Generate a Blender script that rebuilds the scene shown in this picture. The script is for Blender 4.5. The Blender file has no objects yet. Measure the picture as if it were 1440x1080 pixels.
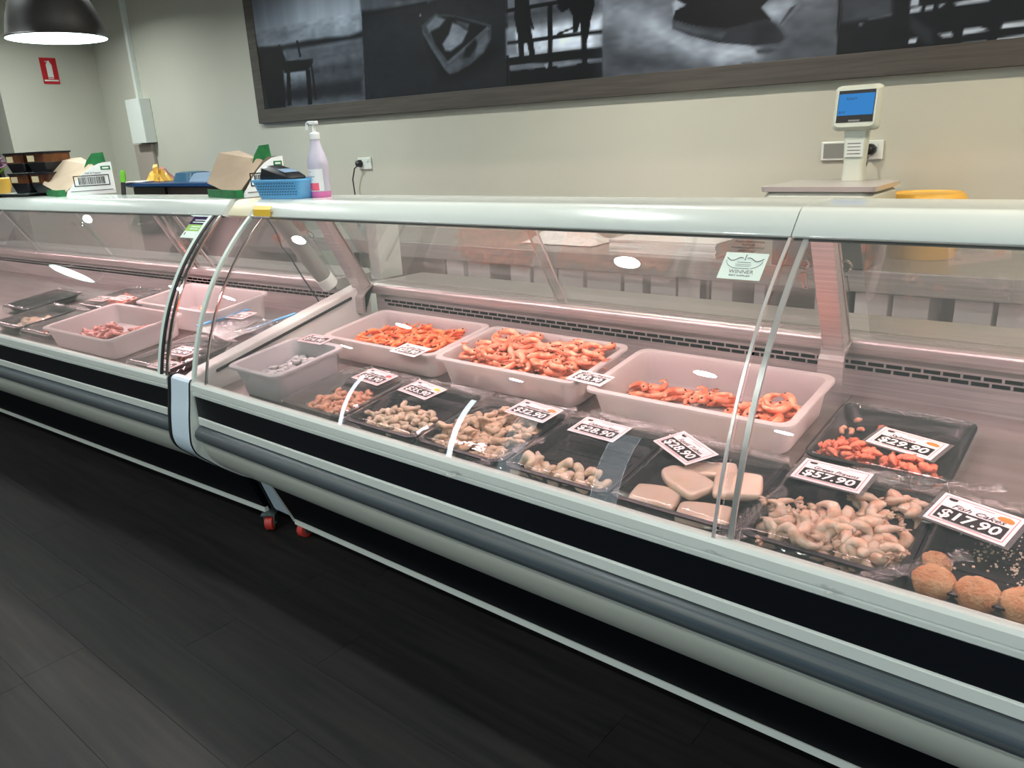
import bpy, bmesh, math, random
import numpy as np
from mathutils import Matrix, Vector, Quaternion
random.seed(7)
RNG = np.random.RandomState(5)
S = bpy.context.scene
COL = S.collection
def lin(c): return tuple(((v/255.)/12.92 if v/255. <= .04045 else ((v/255.+.055)/1.055)**2.4) for v in c)
# ---------------------------------------------------------------- camera, view, world, lights
cam = bpy.data.cameras.new('camera'); co = bpy.data.objects.new('camera', cam); COL.objects.link(co)
ax = Vector((0.77300182, 0.15573713, -0.61499116)); ay = Vector((0.63249165, -0.26439777, 0.72804404)); az = Vector((-0.0492188, -0.95175615, -0.3028824))
right = Vector((ax[0], ay[0], az[0])); down = Vector((ax[1], ay[1], az[1])); fwd = Vector((ax[2], ay[2], az[2]))
M = Matrix((right, -down, -fwd)).transposed().to_4x4(); M.translation = (0, 0, 1.42)
co.matrix_world = M
cam.sensor_width = 36; cam.lens = 1082.0*36/1440; cam.clip_start = .05
S.camera = co
S.view_settings.view_transform = 'Standard'; S.view_settings.look = 'None'; S.view_settings.gamma = 1
S.view_settings.use_curve_mapping = False; S.view_settings.exposure = -0.10
S.cycles.use_denoising = True; S.cycles.max_bounces = 10; S.cycles.transparent_max_bounces = 24
S.cycles.caustics_reflective = False; S.cycles.caustics_refractive = False; S.cycles.sample_clamp_indirect = 6
W = bpy.data.worlds.new('World'); S.world = W; W.use_nodes = True
W.node_tree.nodes['Background'].inputs[0].default_value = (.80, .91, 1.0, 1); W.node_tree.nodes['Background'].inputs[1].default_value = 9.0
def area(name, loc, rot, sx, sy, energy, col, shape='RECTANGLE', spread=180):
    l = bpy.data.lights.new(name, 'AREA'); l.shape = shape; l.size = sx
    if shape in ('RECTANGLE', 'ELLIPSE'): l.size_y = sy
    l.energy = energy; l.color = col; l.spread = math.radians(spread)
    o = bpy.data.objects.new(name, l); COL.objects.link(o); o.location = loc; o.rotation_euler = rot
    return o
CEIL = 2.8
COOL = (.94, 1.0, .97); WARM = (1.0, .80, .58)
DOWN = [(x, y) for x in (-6.8, -4.35, -1.85, .65) for y in (1.12, -.8, -2.6)]
BACK = [(-6.6, 2.35, COOL, 36), (-4.35, 2.35, COOL, 28), (-1.85, 2.35, (1, .93, .84), 30), (.65, 2.35, WARM, 52)]
for x, y in DOWN: area('downlight_lamp', (x, y, CEIL-.012), (0, 0, 0), .13, .13, 13 if y > 0 else (20 if y > -1 else 26), COOL, 'DISK', 165)
for x, y, c, e in BACK: area('downlight_lamp', (x, y, CEIL-.012), (0, 0, 0), .13, .13, e, c, 'DISK', 152)
po = area('window_portal', (-2.15, -4.30, 1.28), (math.radians(90), 0, 0), 12.1, 2.14, 1, (1, 1, 1)); po.data.cycles.is_portal = True
YAW = math.radians(3.14)
FR = Matrix.Translation((-2.37, 1.175, 0))                                   # frame of the right case
FL = Matrix.Translation((-2.507, 1.168, 0)) @ Matrix.Rotation(YAW, 4, 'Z')   # frame of the left case, bent towards the shop
PINK = (1.0, .63, .65)
for F, x0 in ((FR, 0), (FL, -3.7)):
    for k in range(2):
        o = area('case_led', (0, 0, 0), (0, 0, 0), 1.7, .03, 12 if F is FR else 16, PINK)
        o.matrix_world = F @ Matrix.Translation((x0+.92+1.84*k, .345, 1.198)) @ Matrix.Rotation(math.radians(20), 4, 'X')
# ---------------------------------------------------------------- helpers
def mat(name, col, rough=.5, metal=0, noise=None, bump=None, spec=.5, trans=None, emit=None, coat=0, objvar=0, sss=0, scale3=(1, 1, 1), ramp=(.35, .65), glowthru=None):
    m = bpy.data.materials.new(name); m.use_nodes = True; nt = m.node_tree; n = nt.nodes; b = n['Principled BSDF']
    c = lin(col)+(1,)
    b.inputs['Base Color'].default_value = c; b.inputs['Roughness'].default_value = rough; b.inputs['Metallic'].default_value = metal
    b.inputs['Specular IOR Level'].default_value = spec; b.inputs['Coat Weight'].default_value = coat; b.inputs['Coat Roughness'].default_value = .08
    if sss:
        b.inputs['Subsurface Weight'].default_value = sss; b.inputs['Subsurface Scale'].default_value = .01; b.inputs['Subsurface Radius'].default_value = (1, .5, .3)
    if emit: b.inputs['Emission Color'].default_value = lin(emit[0])+(1,); b.inputs['Emission Strength'].default_value = emit[1]
    if noise or bump:
        tc = n.new('ShaderNodeTexCoord'); mp = n.new('ShaderNodeMapping'); mp.inputs['Scale'].default_value = scale3
        nt.links.new(tc.outputs['Object'], mp.inputs[0])
    src = None
    if noise:
        t = n.new('ShaderNodeTexNoise'); t.inputs['Scale'].default_value = noise[0]; t.inputs['Detail'].default_value = 4; nt.links.new(mp.outputs[0], t.inputs['Vector'])
        r = n.new('ShaderNodeValToRGB'); r.color_ramp.elements[0].position = ramp[0]; r.color_ramp.elements[1].position = ramp[1]
        r.color_ramp.elements[0].color = c; r.color_ramp.elements[1].color = lin(noise[1])+(1,)
        nt.links.new(t.outputs['Fac'], r.inputs[0]); src = r.outputs[0]
        nt.links.new(src, b.inputs['Base Color'])
    if objvar:
        oi = n.new('ShaderNodeObjectInfo'); mr = n.new('ShaderNodeMapRange'); mr.inputs[3].default_value = 1-objvar; mr.inputs[4].default_value = 1+objvar
        nt.links.new(oi.outputs['Random'], mr.inputs[0]); h = n.new('ShaderNodeHueSaturation'); nt.links.new(mr.outputs[0], h.inputs['Value'])
        if src: nt.links.new(src, h.inputs['Color'])
        else: h.inputs['Color'].default_value = c
        nt.links.new(h.outputs[0], b.inputs['Base Color'])
    if bump:
        t2 = n.new('ShaderNodeTexNoise'); t2.inputs['Scale'].default_value = bump[0]; t2.inputs['Detail'].default_value = 5; nt.links.new(mp.outputs[0], t2.inputs['Vector'])
        bp = n.new('ShaderNodeBump'); bp.inputs['Strength'].default_value = bump[1]; bp.inputs['Distance'].default_value = .01
        nt.links.new(t2.outputs['Fac'], bp.inputs['Height']); nt.links.new(bp.outputs[0], b.inputs['Normal'])
    if glowthru:      # milky plastic that scatters light to its far side
        tl = n.new('ShaderNodeBsdfTranslucent'); tl.inputs[0].default_value = c; mx = n.new('ShaderNodeMixShader'); mx.inputs[0].default_value = glowthru
        nt.links.new(b.outputs[0], mx.inputs[1]); nt.links.new(tl.outputs[0], mx.inputs[2]); nt.links.new(mx.outputs[0], n['Material Output'].inputs[0])
    if trans is not None:      # plastic that lets part of the light straight through
        tr = n.new('ShaderNodeBsdfTransparent'); mx = n.new('ShaderNodeMixShader'); mx.inputs[0].default_value = trans
        nt.links.new(b.outputs[0], mx.inputs[1]); nt.links.new(tr.outputs[0], mx.inputs[2]); nt.links.new(mx.outputs[0], n['Material Output'].inputs[0])
    return m
def clear(name, tint=(1, 1, 1), f0=.045, gain=1.5, rough=0.0, haze=0.0, bump=None, hazecol=(200, 210, 205)):
    """clear sheet: see-through, with a mirror reflection that grows at grazing angles and a little pale diffuse haze"""
    m = bpy.data.materials.new(name); m.use_nodes = True; nt = m.node_tree; n = nt.nodes; n.remove(n['Principled BSDF'])
    lw = n.new('ShaderNodeLayerWeight'); lw.inputs[0].default_value = .5
    pw = n.new('ShaderNodeMath'); pw.operation = 'POWER'; pw.inputs[1].default_value = 5; nt.links.new(lw.outputs['Facing'], pw.inputs[0])
    ml = n.new('ShaderNodeMath'); ml.operation = 'MULTIPLY_ADD'; ml.inputs[1].default_value = (1-f0)*gain; ml.inputs[2].default_value = f0*gain; ml.use_clamp = True
    nt.links.new(pw.outputs[0], ml.inputs[0])
    tr = n.new('ShaderNodeBsdfTransparent'); tr.inputs[0].default_value = tuple(tint)+(1,)
    gl = n.new('ShaderNodeBsdfGlossy'); gl.inputs['Roughness'].default_value = rough; gl.inputs['Color'].default_value = (1, 1, 1, 1)
    base = tr.outputs[0]
    if haze:
        df = n.new('ShaderNodeBsdfDiffuse'); df.inputs[0].default_value = lin(hazecol)+(1,); mh = n.new('ShaderNodeMixShader'); mh.inputs[0].default_value = haze
        nt.links.new(tr.outputs[0], mh.inputs[1]); nt.links.new(df.outputs[0], mh.inputs[2]); base = mh.outputs[0]
    mx = n.new('ShaderNodeMixShader'); nt.links.new(ml.outputs[0], mx.inputs[0]); nt.links.new(base, mx.inputs[1]); nt.links.new(gl.outputs[0], mx.inputs[2])
    nt.links.new(mx.outputs[0], n['Material Output'].inputs[0])
    if bump:
        tc = n.new('ShaderNodeTexCoord'); t2 = n.new('ShaderNodeTexNoise'); t2.inputs['Scale'].default_value = bump[0]; t2.inputs['Detail'].default_value = 3
        t2.inputs['Distortion'].default_value = 1.5
        nt.links.new(tc.outputs['Object'], t2.inputs['Vector']); bp = n.new('ShaderNodeBump'); bp.inputs['Strength'].default_value = bump[1]; bp.inputs['Distance'].default_value = .01
        nt.links.new(t2.outputs['Fac'], bp.inputs['Height']); nt.links.new(bp.outputs[0], gl.inputs['Normal'])
    return m
def glow(name, col, k):
    m = bpy.data.materials.new(name); m.use_nodes = True; nt = m.node_tree; n = nt.nodes; n.remove(n['Principled BSDF'])
    e = n.new('ShaderNodeEmission'); e.inputs[0].default_value = lin(col)+(1,); e.inputs[1].default_value = k; nt.links.new(e.outputs[0], n['Material Output'].inputs[0]); return m
def raw(verts, faces, smooth=False):
    me = bpy.data.meshes.new('m'); me.from_pydata([tuple(v) for v in verts], [], faces); me.update()
    bm = bmesh.new(); bm.from_mesh(me); bmesh.ops.recalc_face_normals(bm, faces=bm.faces); bm.to_mesh(me); bm.free()
    if smooth: me.polygons.foreach_set('use_smooth', [True]*len(me.polygons))
    return me
class G:
    """collects shapes for ONE mesh"""
    def __init__(s): s.v = []; s.f = []
    def add(s, v, f, m=None):
        o = len(s.v); s.v += [tuple(m @ Vector(p)) if m is not None else tuple(p) for p in v]; s.f += [tuple(i+o for i in q) for q in f]; return s
    def box(s, x0, x1, y0, y1, z0, z1, m=None):
        v = [(x, y, z) for x in (x0, x1) for y in (y0, y1) for z in (z0, z1)]
        return s.add(v, [(0, 1, 3, 2), (4, 6, 7, 5), (0, 4, 5, 1), (2, 3, 7, 6), (0, 2, 6, 4), (1, 5, 7, 3)], m)
    def prism(s, prof, x0, x1, m=None):       # closed (y, z) outline pulled along x
        n = len(prof); v = [(x0, y, z) for y, z in prof]+[(x1, y, z) for y, z in prof]
        f = [(i, (i+1) % n, n+(i+1) % n, n+i) for i in range(n)]+[tuple(range(n)), tuple(range(2*n-1, n-1, -1))]
        return s.add(v, f, m)
    def sheet(s, prof, x0, x1, t, nx=1):      # open (y, z) line given a thickness and pulled along x
        P = [Vector((0, y, z)) for y, z in prof]; N = []
        for i in range(len(P)):
            d = (P[min(i+1, len(P)-1)]-P[max(i-1, 0)]).normalized(); N.append(Vector((0, -d.z, d.y)))
        out = [(p.y, p.z) for p in P]+[((p+nn*t).y, (p+nn*t).z) for p, nn in list(zip(P, N))[::-1]]
        return s.prism(out, x0, x1)
    def tube(s, pts, r, k=8, rs=None, flat=None):
        P = [Vector(p) for p in pts]; n = len(P); v = []; up = None
        for i in range(n):
            d = (P[min(i+1, n-1)]-P[max(i-1, 0)]).normalized()
            if up is None: up = Vector((0, 0, 1)) if abs(d.z) < .9 else Vector((1, 0, 0))
            a = d.cross(up).normalized(); b = a.cross(d).normalized(); up = b
            rr = rs[i] if rs else r; ff = flat if flat else 1
            for j in range(k):
                t = 2*math.pi*j/k; v.append(P[i]+a*math.cos(t)*rr+b*math.sin(t)*rr*ff)
        f = [(i*k+j, i*k+(j+1) % k, (i+1)*k+(j+1) % k, (i+1)*k+j) for i in range(n-1) for j in range(k)]
        f += [tuple(range(k-1, -1, -1)), tuple((n-1)*k+j for j in range(k))]
        return s.add(v, f)
    def lathe(s, prof, k=24, m=None, cap=True):         # (r, z) outline; capped when r is 0 at an end
        v = []; f = []
        for r, z in prof:
            for j in range(k): a = 2*math.pi*j/k; v.append((r*math.cos(a), r*math.sin(a), z))
        n = len(prof)
        f = [(i*k+j, i*k+(j+1) % k, (i+1)*k+(j+1) % k, (i+1)*k+j) for i in range(n-1) for j in range(k)]
        if cap and prof[0][0] > 0: f.append(tuple(range(k)))
        if cap and prof[-1][0] > 0: f.append(tuple(range((n-1)*k, n*k)))
        return s.add(v, f, m)
    def rr(s, levels, seg=4, cap0=True, cap1=True, m=None):   # loft of rounded rectangles (w, d, z, r)
        k = 4*(seg+1); v = []
        for w, d, z, r in levels:
            for cx, cy, a0 in ((w/2-r, d/2-r, 0), (-w/2+r, d/2-r, 90), (-w/2+r, -d/2+r, 180), (w/2-r, -d/2+r, 270)):
                for q in range(seg+1):
                    a = math.radians(a0+90*q/seg); v.append((cx+r*math.cos(a), cy+r*math.sin(a), z))
        n = len(levels); f = [(i*k+j, i*k+(j+1) % k, (i+1)*k+(j+1) % k, (i+1)*k+j) for i in range(n-1) for j in range(k)]
        if cap0: f.append(tuple(range(k-1, -1, -1)))
        if cap1: f.append(tuple((n-1)*k+j for j in range(k)))
        return s.add(v, f, m)
    def mesh(s, smooth=False): return raw(s.v, s.f, smooth)
def obj(name, me, m, parent=None, mx=None, sharp=None, bevel=0, **kw):
    if isinstance(me, G): me = me.mesh(kw.pop('smooth', False))
    else: kw.pop('smooth', None)
    me.name = name; o = bpy.data.objects.new(name, me); COL.objects.link(o)
    if m and not me.materials: me.materials.append(m)
    if parent: o.parent = parent
    if mx is not None: o.matrix_local = mx
    if bevel:
        b = o.modifiers.new('b', 'BEVEL'); b.width = bevel; b.segments = 2; b.limit_method = 'ANGLE'; b.angle_limit = math.radians(40)
    if sharp and not o.modifiers.get('b'):
        me.polygons.foreach_set('use_smooth', [True]*len(me.polygons)); me.set_sharp_from_angle(angle=math.radians(sharp))
    for k, v in kw.items(): o[k] = v
    return o
def thing(name, label, cat, mx=None, group=None):
    o = bpy.data.objects.new(name, None); COL.objects.link(o); o['label'] = label; o['category'] = cat; o.empty_display_size = .05
    if group: o['group'] = group
    if mx is not None: o.matrix_world = mx
    return o
def tag(o, label, cat, group=None):
    o['label'] = label; o['category'] = cat
    if group: o['group'] = group
    return o
def text(name, body, size, m, parent, mx, width=None, shear=0, bold=0, ext=.0002, align='LEFT'):
    c = bpy.data.curves.new(name, 'FONT'); c.body = body; c.size = size; c.shear = shear; c.offset = bold; c.extrude = ext; c.align_x = align; c.resolution_u = 2
    t = bpy.data.objects.new(name, c); me = bpy.data.meshes.new_from_object(t); bpy.data.objects.remove(t)
    if width and len(me.vertices):
        xs = [v.co.x for v in me.vertices]; k = width/(max(xs)-min(xs))
        for v in me.vertices: v.co.x *= k
    return obj(name, me, m, parent, mx)
def copy_tree(root, mx, label=None, group=None):
    r = root.copy(); COL.objects.link(r); r.matrix_world = mx
    if label: r['label'] = label
    if group: r['group'] = group
    for ch in root.children:
        c = ch.copy(); COL.objects.link(c); c.parent = r
        for g in ch.children: d = g.copy(); COL.objects.link(d); d.parent = c
    return r
T = Matrix.Translation
def RX(a): return Matrix.Rotation(math.radians(a), 4, 'X')
def RY(a): return Matrix.Rotation(math.radians(a), 4, 'Y')
def RZ(a): return Matrix.Rotation(math.radians(a), 4, 'Z')
SL = math.degrees(math.atan(.122))
def deck(x, y, off=0.0, yaw=0, F=None):
    """matrix of something lying on the tilted display deck; x, y in world metres (right case) or case metres with F"""
    yy = y if F is None else y+1.175
    m = T((x, y, .662+.122*(yy-1.235)+off)) @ RX(SL) @ RZ(yaw)
    return m if F is None else F @ m
# ---------------------------------------------------------------- materials
M_ = {}
M_['wall'] = mat('wall_paint', (186, 186, 172), .75, noise=(1.3, (180, 181, 168)), bump=(60, .05))
M_['ceil'] = mat('ceiling_paint', (205, 205, 198), .8)
M_['plank'] = mat('vinyl_plank', (26, 27, 29), .55, noise=(5, (46, 45, 42)), objvar=.07, scale3=(.35, 6, 1), bump=(40, .06), spec=.22, ramp=(.3, .75))
M_['sub'] = mat('floor_base', (22, 22, 22), .7)
M_['white'] = mat('white_enamel', (214, 220, 214), .28, spec=.5, coat=.3)
M_['canopy'] = mat('white_gloss_plastic', (208, 215, 210), .22, coat=.6)
M_['cream'] = mat('aged_cream_plastic', (226, 214, 184), .4)
M_['blue_white'] = mat('bluish_white_plastic', (206, 224, 236), .35, coat=.2)
M_['black'] = mat('black_gloss_panel', (13, 16, 22), .35, spec=.3)
M_['kick'] = mat('black_kick_panel', (6, 9, 16), .5, spec=.2)
M_['bumper'] = mat('grey_rubber_bumper', (84, 88, 88), .38, noise=(30, (64, 76, 84)), scale3=(.02, 8, 8), spec=.45)
M_['shade'] = mat('shaded_white_enamel', (186, 190, 180), .5)  # white enamel with the shade of the lower front put into its colour
M_['steel'] = mat('brushed_stainless', (196, 190, 187), .36, metal=.65, noise=(60, (172, 166, 164)), scale3=(.05, 3, 3), bump=(120, .04))
M_['steel_dull'] = mat('dull_stainless_deck', (150, 142, 140), .4, metal=.6, noise=(14, (132, 124, 122)), scale3=(.3, 2, 2))
M_['chrome'] = mat('chrome', (225, 222, 220), .12, metal=1)
M_['trim'] = mat('bright_trim', (216, 212, 209), .28, metal=.55)
M_['dark'] = mat('dark_rubber', (22, 24, 26), .6)
M_['slot'] = mat('slot_black', (3, 3, 3), .9, spec=0)
M_['glass'] = clear('curved_glass', (.965, .975, .97), f0=.045, gain=1.5, haze=.045)
M_['rear_glass'] = clear('rear_sliding_glass', (.90, .90, .89), f0=.05, gain=1.5, haze=.05)
M_['film'] = clear('cling_film', (.96, .965, .96), f0=.05, gain=1.2, rough=.05, haze=.02, bump=(9, .18))
M_['filmc'] = clear('cling_film_creased', (.9, .9, .9), f0=.10, gain=1.4, rough=.12, haze=.015, bump=(60, .8))
M_['tray'] = mat('black_foam_tray', (26, 29, 32), .35, bump=(200, .05))
M_['tray_clear'] = mat('smoky_clear_tray', (120, 118, 116), .3, trans=.45)
M_['tub'] = mat('white_polyethylene', (236, 230, 229), .42, glowthru=.62)
M_['frost'] = mat('frosted_plastic', (205, 205, 205), .35, trans=.30)
M_['card'] = mat('white_card', (244, 232, 232), .4, coat=.5)
M_['ink'] = mat('black_ink', (18, 16, 18), .4, coat=.5)
M_['inkred'] = mat('red_ink', (214, 84, 88), .4)
M_['inkorange'] = mat('orange_ink', (226, 132, 60), .4)
M_['inkgrey'] = mat('grey_ink', (110, 108, 112), .5)
M_['paper'] = mat('white_paper', (240, 238, 236), .6)
M_['prawn'] = mat('cooked_prawn_shell', (220, 108, 74), .34, noise=(55, (246, 180, 144)), objvar=.12, bump=(160, .25), spec=.6, ramp=(.38, .7))
M_['prawn_deep'] = mat('cooked_prawn_shell_deep', (232, 92, 42), .36, noise=(55, (250, 150, 92)), objvar=.12, bump=(160, .25), spec=.6, ramp=(.38, .7))
M_['eye'] = mat('prawn_eye', (14, 8, 8), .2)
M_['meat'] = mat('peeled_prawn_meat', (232, 176, 146), .38, noise=(60, (224, 120, 92)), objvar=.08, bump=(90, .3), sss=.2, ramp=(.5, .75))
M_['green_prawn'] = mat('raw_prawn_meat', (228, 200, 178), .3, noise=(38, (222, 158, 118)), objvar=.12, bump=(80, .3), sss=.25, coat=.3, ramp=(.45, .8))
M_['pale'] = mat('pale_seafood_meat', (242, 216, 192), .42, noise=(45, (230, 196, 156)), objvar=.07, bump=(70, .4), sss=.2, ramp=(.45, .8))
M_['crumb'] = mat('floured_seafood', (236, 204, 176), .55, noise=(60, (226, 182, 144)), objvar=.08, bump=(180, .5), sss=.1, ramp=(.45, .8))
M_['squid'] = mat('squid_flesh', (232, 206, 188), .28, noise=(12, (224, 196, 172)), bump=(30, .15), sss=.3, coat=.4)
M_['salmon'] = mat('salmon_flesh', (204, 104, 80), .45, noise=(40, (226, 124, 94)), objvar=.1, bump=(60, .5), sss=.2)
M_['cake'] = mat('breadcrumb_crust', (222, 150, 104), .7, noise=(30, (236, 186, 140)), bump=(160, .8), objvar=.06)
M_['octo'] = mat('octopus_flesh', (196, 138, 128), .35, noise=(45, (120, 66, 64)), objvar=.12, bump=(60, .4), ramp=(.45, .7))
M_['pinkp'] = mat('pink_prawn_flesh', (244, 160, 140), .4, noise=(45, (236, 120, 96)), objvar=.1)
M_['ice'] = mat('wet_shell', (206, 206, 204), .25, noise=(30, (170, 168, 170)), objvar=.1)
M_['blueplastic'] = mat('blue_plastic', (118, 192, 244), .4)
M_['blackplastic'] = mat('black_plastic', (20, 20, 26), .35)
M_['greenprint'] = mat('green_print', (22, 96, 52), .45, noise=(16, (34, 128, 70)))
M_['cardboard'] = mat('brown_cardboard', (176, 158, 136), .75, noise=(6, (160, 142, 122)))
M_['yellow'] = mat('yellow_plastic', (226, 178, 78), .45)
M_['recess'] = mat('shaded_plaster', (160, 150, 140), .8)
M_['grey'] = mat('grey_paint', (128, 130, 126), .5)
M_['darkgrey'] = mat('dark_grey_paint', (70, 68, 66), .5)
M_['putty'] = mat('pale_green_grey_plastic', (196, 203, 190), .4)
M_['carton'] = mat('white_carton', (238, 232, 230), .6, objvar=.06)
M_['frame'] = mat('weathered_dark_wood', (60, 57, 52), .6, noise=(8, (74, 70, 64)), scale3=(.3, 3, 6), bump=(40, .15))
M_['red'] = mat('red_sign_print', (176, 22, 34), .4)
M_['lampout'] = mat('dark_lamp_enamel', (44, 43, 42), .45)
M_['orangewheel'] = mat('red_wheel', (196, 62, 54), .45)
M_['zinc'] = mat('zinc_plate', (120, 134, 132), .35, metal=.7)
M_['brown'] = mat('brown_sauce', (62, 32, 22), .2, noise=(14, (112, 66, 38)))
M_['amber'] = mat('cream_seasoning', (214, 198, 160), .4)
M_['pinkliquid'] = mat('pink_liquid', (232, 120, 186), .2, trans=.1)
M_['bottle'] = mat('cloudy_bottle', (214, 208, 226), .25, trans=.18)
M_['whiteplastic'] = mat('white_plastic', (240, 242, 242), .35)
M_['pinklabel'] = mat('pink_label_print', (236, 96, 122), .5)
M_['green'] = mat('lime_plastic', (112, 190, 50), .4)
M_['purple'] = mat('purple_print', (50, 24, 68), .9, spec=.1)
M_['limeprint'] = mat('lime_print', (126, 176, 34), .4)
M_['mint'] = mat('pale_mint_vinyl', (206, 222, 214), .4)
M_['yellowprint'] = mat('yellow_print', (240, 196, 60), .4)
M_['petal'] = mat('pink_petal', (196, 150, 190), .6, noise=(30, (120, 70, 110)))
M_['lilac'] = mat('pale_blue_plastic', (120, 144, 168), .4)
M_['tealblue'] = mat('teal_blue_plastic', (48, 92, 118), .4)
M_['navy'] = mat('navy_blue_plastic', (16, 62, 108), .35)
M_['tint'] = clear('dark_window_tint', (.02, .028, .042), f0=.04, gain=1)
M_['fillpane'] = clear('clear_fill_pane', (.78, .80, .80), f0=.04, gain=1)
M_['tint2'] = clear('grey_window_tint', (.33, .335, .34), f0=.04, gain=1)
M_['lamp_in'] = glow('lamp_inside', (226, 252, 246), 5)
M_['disc'] = glow('downlight_glow', (255, 255, 250), 60)
M_['screen'] = glow('screen_blue', (70, 150, 226), .8)
# ---------------------------------------------------------------- the room
XL, XR, YB, YF = -10.2, 4.0, 3.5, -4.2
XW = -7.75
g = G().box(XL-.1, XR+.1, YF-.1, YB+.1, -.12, -.002)
floor = obj('floor', g, M_['sub'], kind='structure')
PW, PL = .18, 1.22
plank_me = G().box(0, PL-.0012, 0, PW-.0012, -.0018, 0).mesh(); plank_me.materials.append(M_['plank'])
r = random.Random(3)
for j in range(15):
    y = -1.12+j*PW; x = -7.6+r.random()*PL*.9-PL*.9
    while x < .4:
        if x > -8.9+PL:
            o = obj('plank', plank_me, None, floor); o.location = (x, y, 0)
        x += PL
# front part of the floor nearer than the camera, too far outside the picture to need planks
obj('floor_sheet', G().box(XL, XR, YF, -1.122, -.002, -.0002), M_['plank'], floor, kind='stuff')
obj('floor_sheet', G().box(XL, XR, 1.582, YB, -.002, -.0002), M_['plank'], floor, kind='stuff')
obj('wall_back', G().box(XL-.1, XR+.1, YB, YB+.1, -.12, CEIL), M_['wall'], kind='structure')
obj('wall_left', G().box(XW-.35, XW, 2.66, YB, -.002, CEIL), M_['wall'], kind='structure')
obj('wall_far_left', G().box(XL-.1, XL, YF, YB, -.12, CEIL), M_['wall'], kind='structure')
dr = obj('door_1', G().box(XL, XL+.04, 2.3, 3.3, 0, 2.2), M_['darkgrey'], kind='structure', bevel=.004)
obj('door_handle', G().tube([(XL+.045, 2.42, 1.0), (XL+.09, 2.42, 1.0), (XL+.09, 2.54, 1.0)], .009, 8), M_['chrome'], dr)
obj('door_glass', G().box(XL+.041, XL+.045, 2.5, 3.1, .9, 2.0), M_['tint2'], dr)
obj('wall_right', G().box(XR, XR+.1, YF, YB, -.12, CEIL), M_['wall'], kind='structure')
ceil = obj('ceiling', G().box(XL-.1, XR+.1, YF-.1, YB+.1, CEIL, CEIL+.1), M_['ceil'], kind='structure')
# shop front behind the photographer: tinted glazing between wall, bright gaps between the panes
wf = obj('wall_front', G().box(XL-.1, -8.2, YF-.1, YF, -.12, CEIL).box(3.9, XR+.1, YF-.1, YF, -.12, CEIL).box(-8.2, 3.9, YF-.1, YF, 2.35, CEIL).box(-8.2, 3.9, YF-.1, YF, -.12, .22), M_['wall'], kind='structure')
edges = [(-8.2, -8.02, 't'), (-7.94, -6.02, 't'), (-5.93, -5.24, 't'), (-5.235, -4.94, 'g'), (-4.935, -4.0, 't'), (-3.995, -3.70, 'g'), (-3.695, -1.3, 't'), (-1.3, 1.2, 't'), (1.2, 3.9, 'c')]  # rightmost pane, out of view, is clear as an added source of frontal light
win = obj('window_1', G().box(-8.2, 3.9, YF-.06, YF-.02, 2.31, 2.35).box(-8.2, 3.9, YF-.06, YF-.02, .22, .27), M_['dark'], kind='structure')
for a, b, k in edges:
    obj('pane', G().box(a, b, YF-.05, YF-.044, .27, 2.31), M_[{'t': 'tint', 'g': 'tint2', 'c': 'fillpane'}[k]], win)
# wall chase in the left corner with its cover
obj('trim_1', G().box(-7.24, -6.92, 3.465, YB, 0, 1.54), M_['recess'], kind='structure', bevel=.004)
t = thing('conduit', 'narrow white cable conduit running down the wall corner to the cover box', 'conduit', T((-7.01, 3.48, 0)))
obj('channel', G().box(-.02, .02, -.02, .02, 1.915, CEIL), M_['white'], t, bevel=.003)
t = thing('switch_box', 'tall white electrical cover box on the corner wall below the conduit', 'electrical box', T((-6.995, 3.45, 1.545)))
obj('body', G().box(-.125, .125, -.05, .05, 0, .365), M_['white'], t, bevel=.004)
obj('side_lid', G().box(.1255, .129, -.046, .046, .005, .36), M_['white'], t)
# fire extinguisher sign on the left wall
mx = Matrix(((0, 0, 1, XW+.002), (1, 0, 0, 3.02), (0, 1, 0, 2.085), (0, 0, 0, 1)))
t = thing('wall_sign', 'red fire extinguisher location sign on the cream wall', 'sign', mx)
obj('plate', G().box(0, .135, 0, .215, 0, .003), M_['red'], t)
s = G()
s.v = []
ol = [(.045, .055), (.092, .055), (.092, .155), (.085, .170), (.078, .178), (.078, .190), (.058, .190), (.058, .178), (.051, .170), (.045, .155)]
n = len(ol); s.add([(x, y, .0032) for x, y in ol]+[(x, y, .0045) for x, y in ol], [tuple(range(n)), tuple(range(n, 2*n))]+[(i, (i+1) % n, n+(i+1) % n, n+i) for i in range(n)])
obj('extinguisher_symbol', s, M_['white'], t)
for b in ((.01, .125, .022, .034), (.045, .092, .042, .048), (.04, .055, .18, .186)): obj('strip', G().box(*b, .0032, .0045), M_['white'], t)
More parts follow.
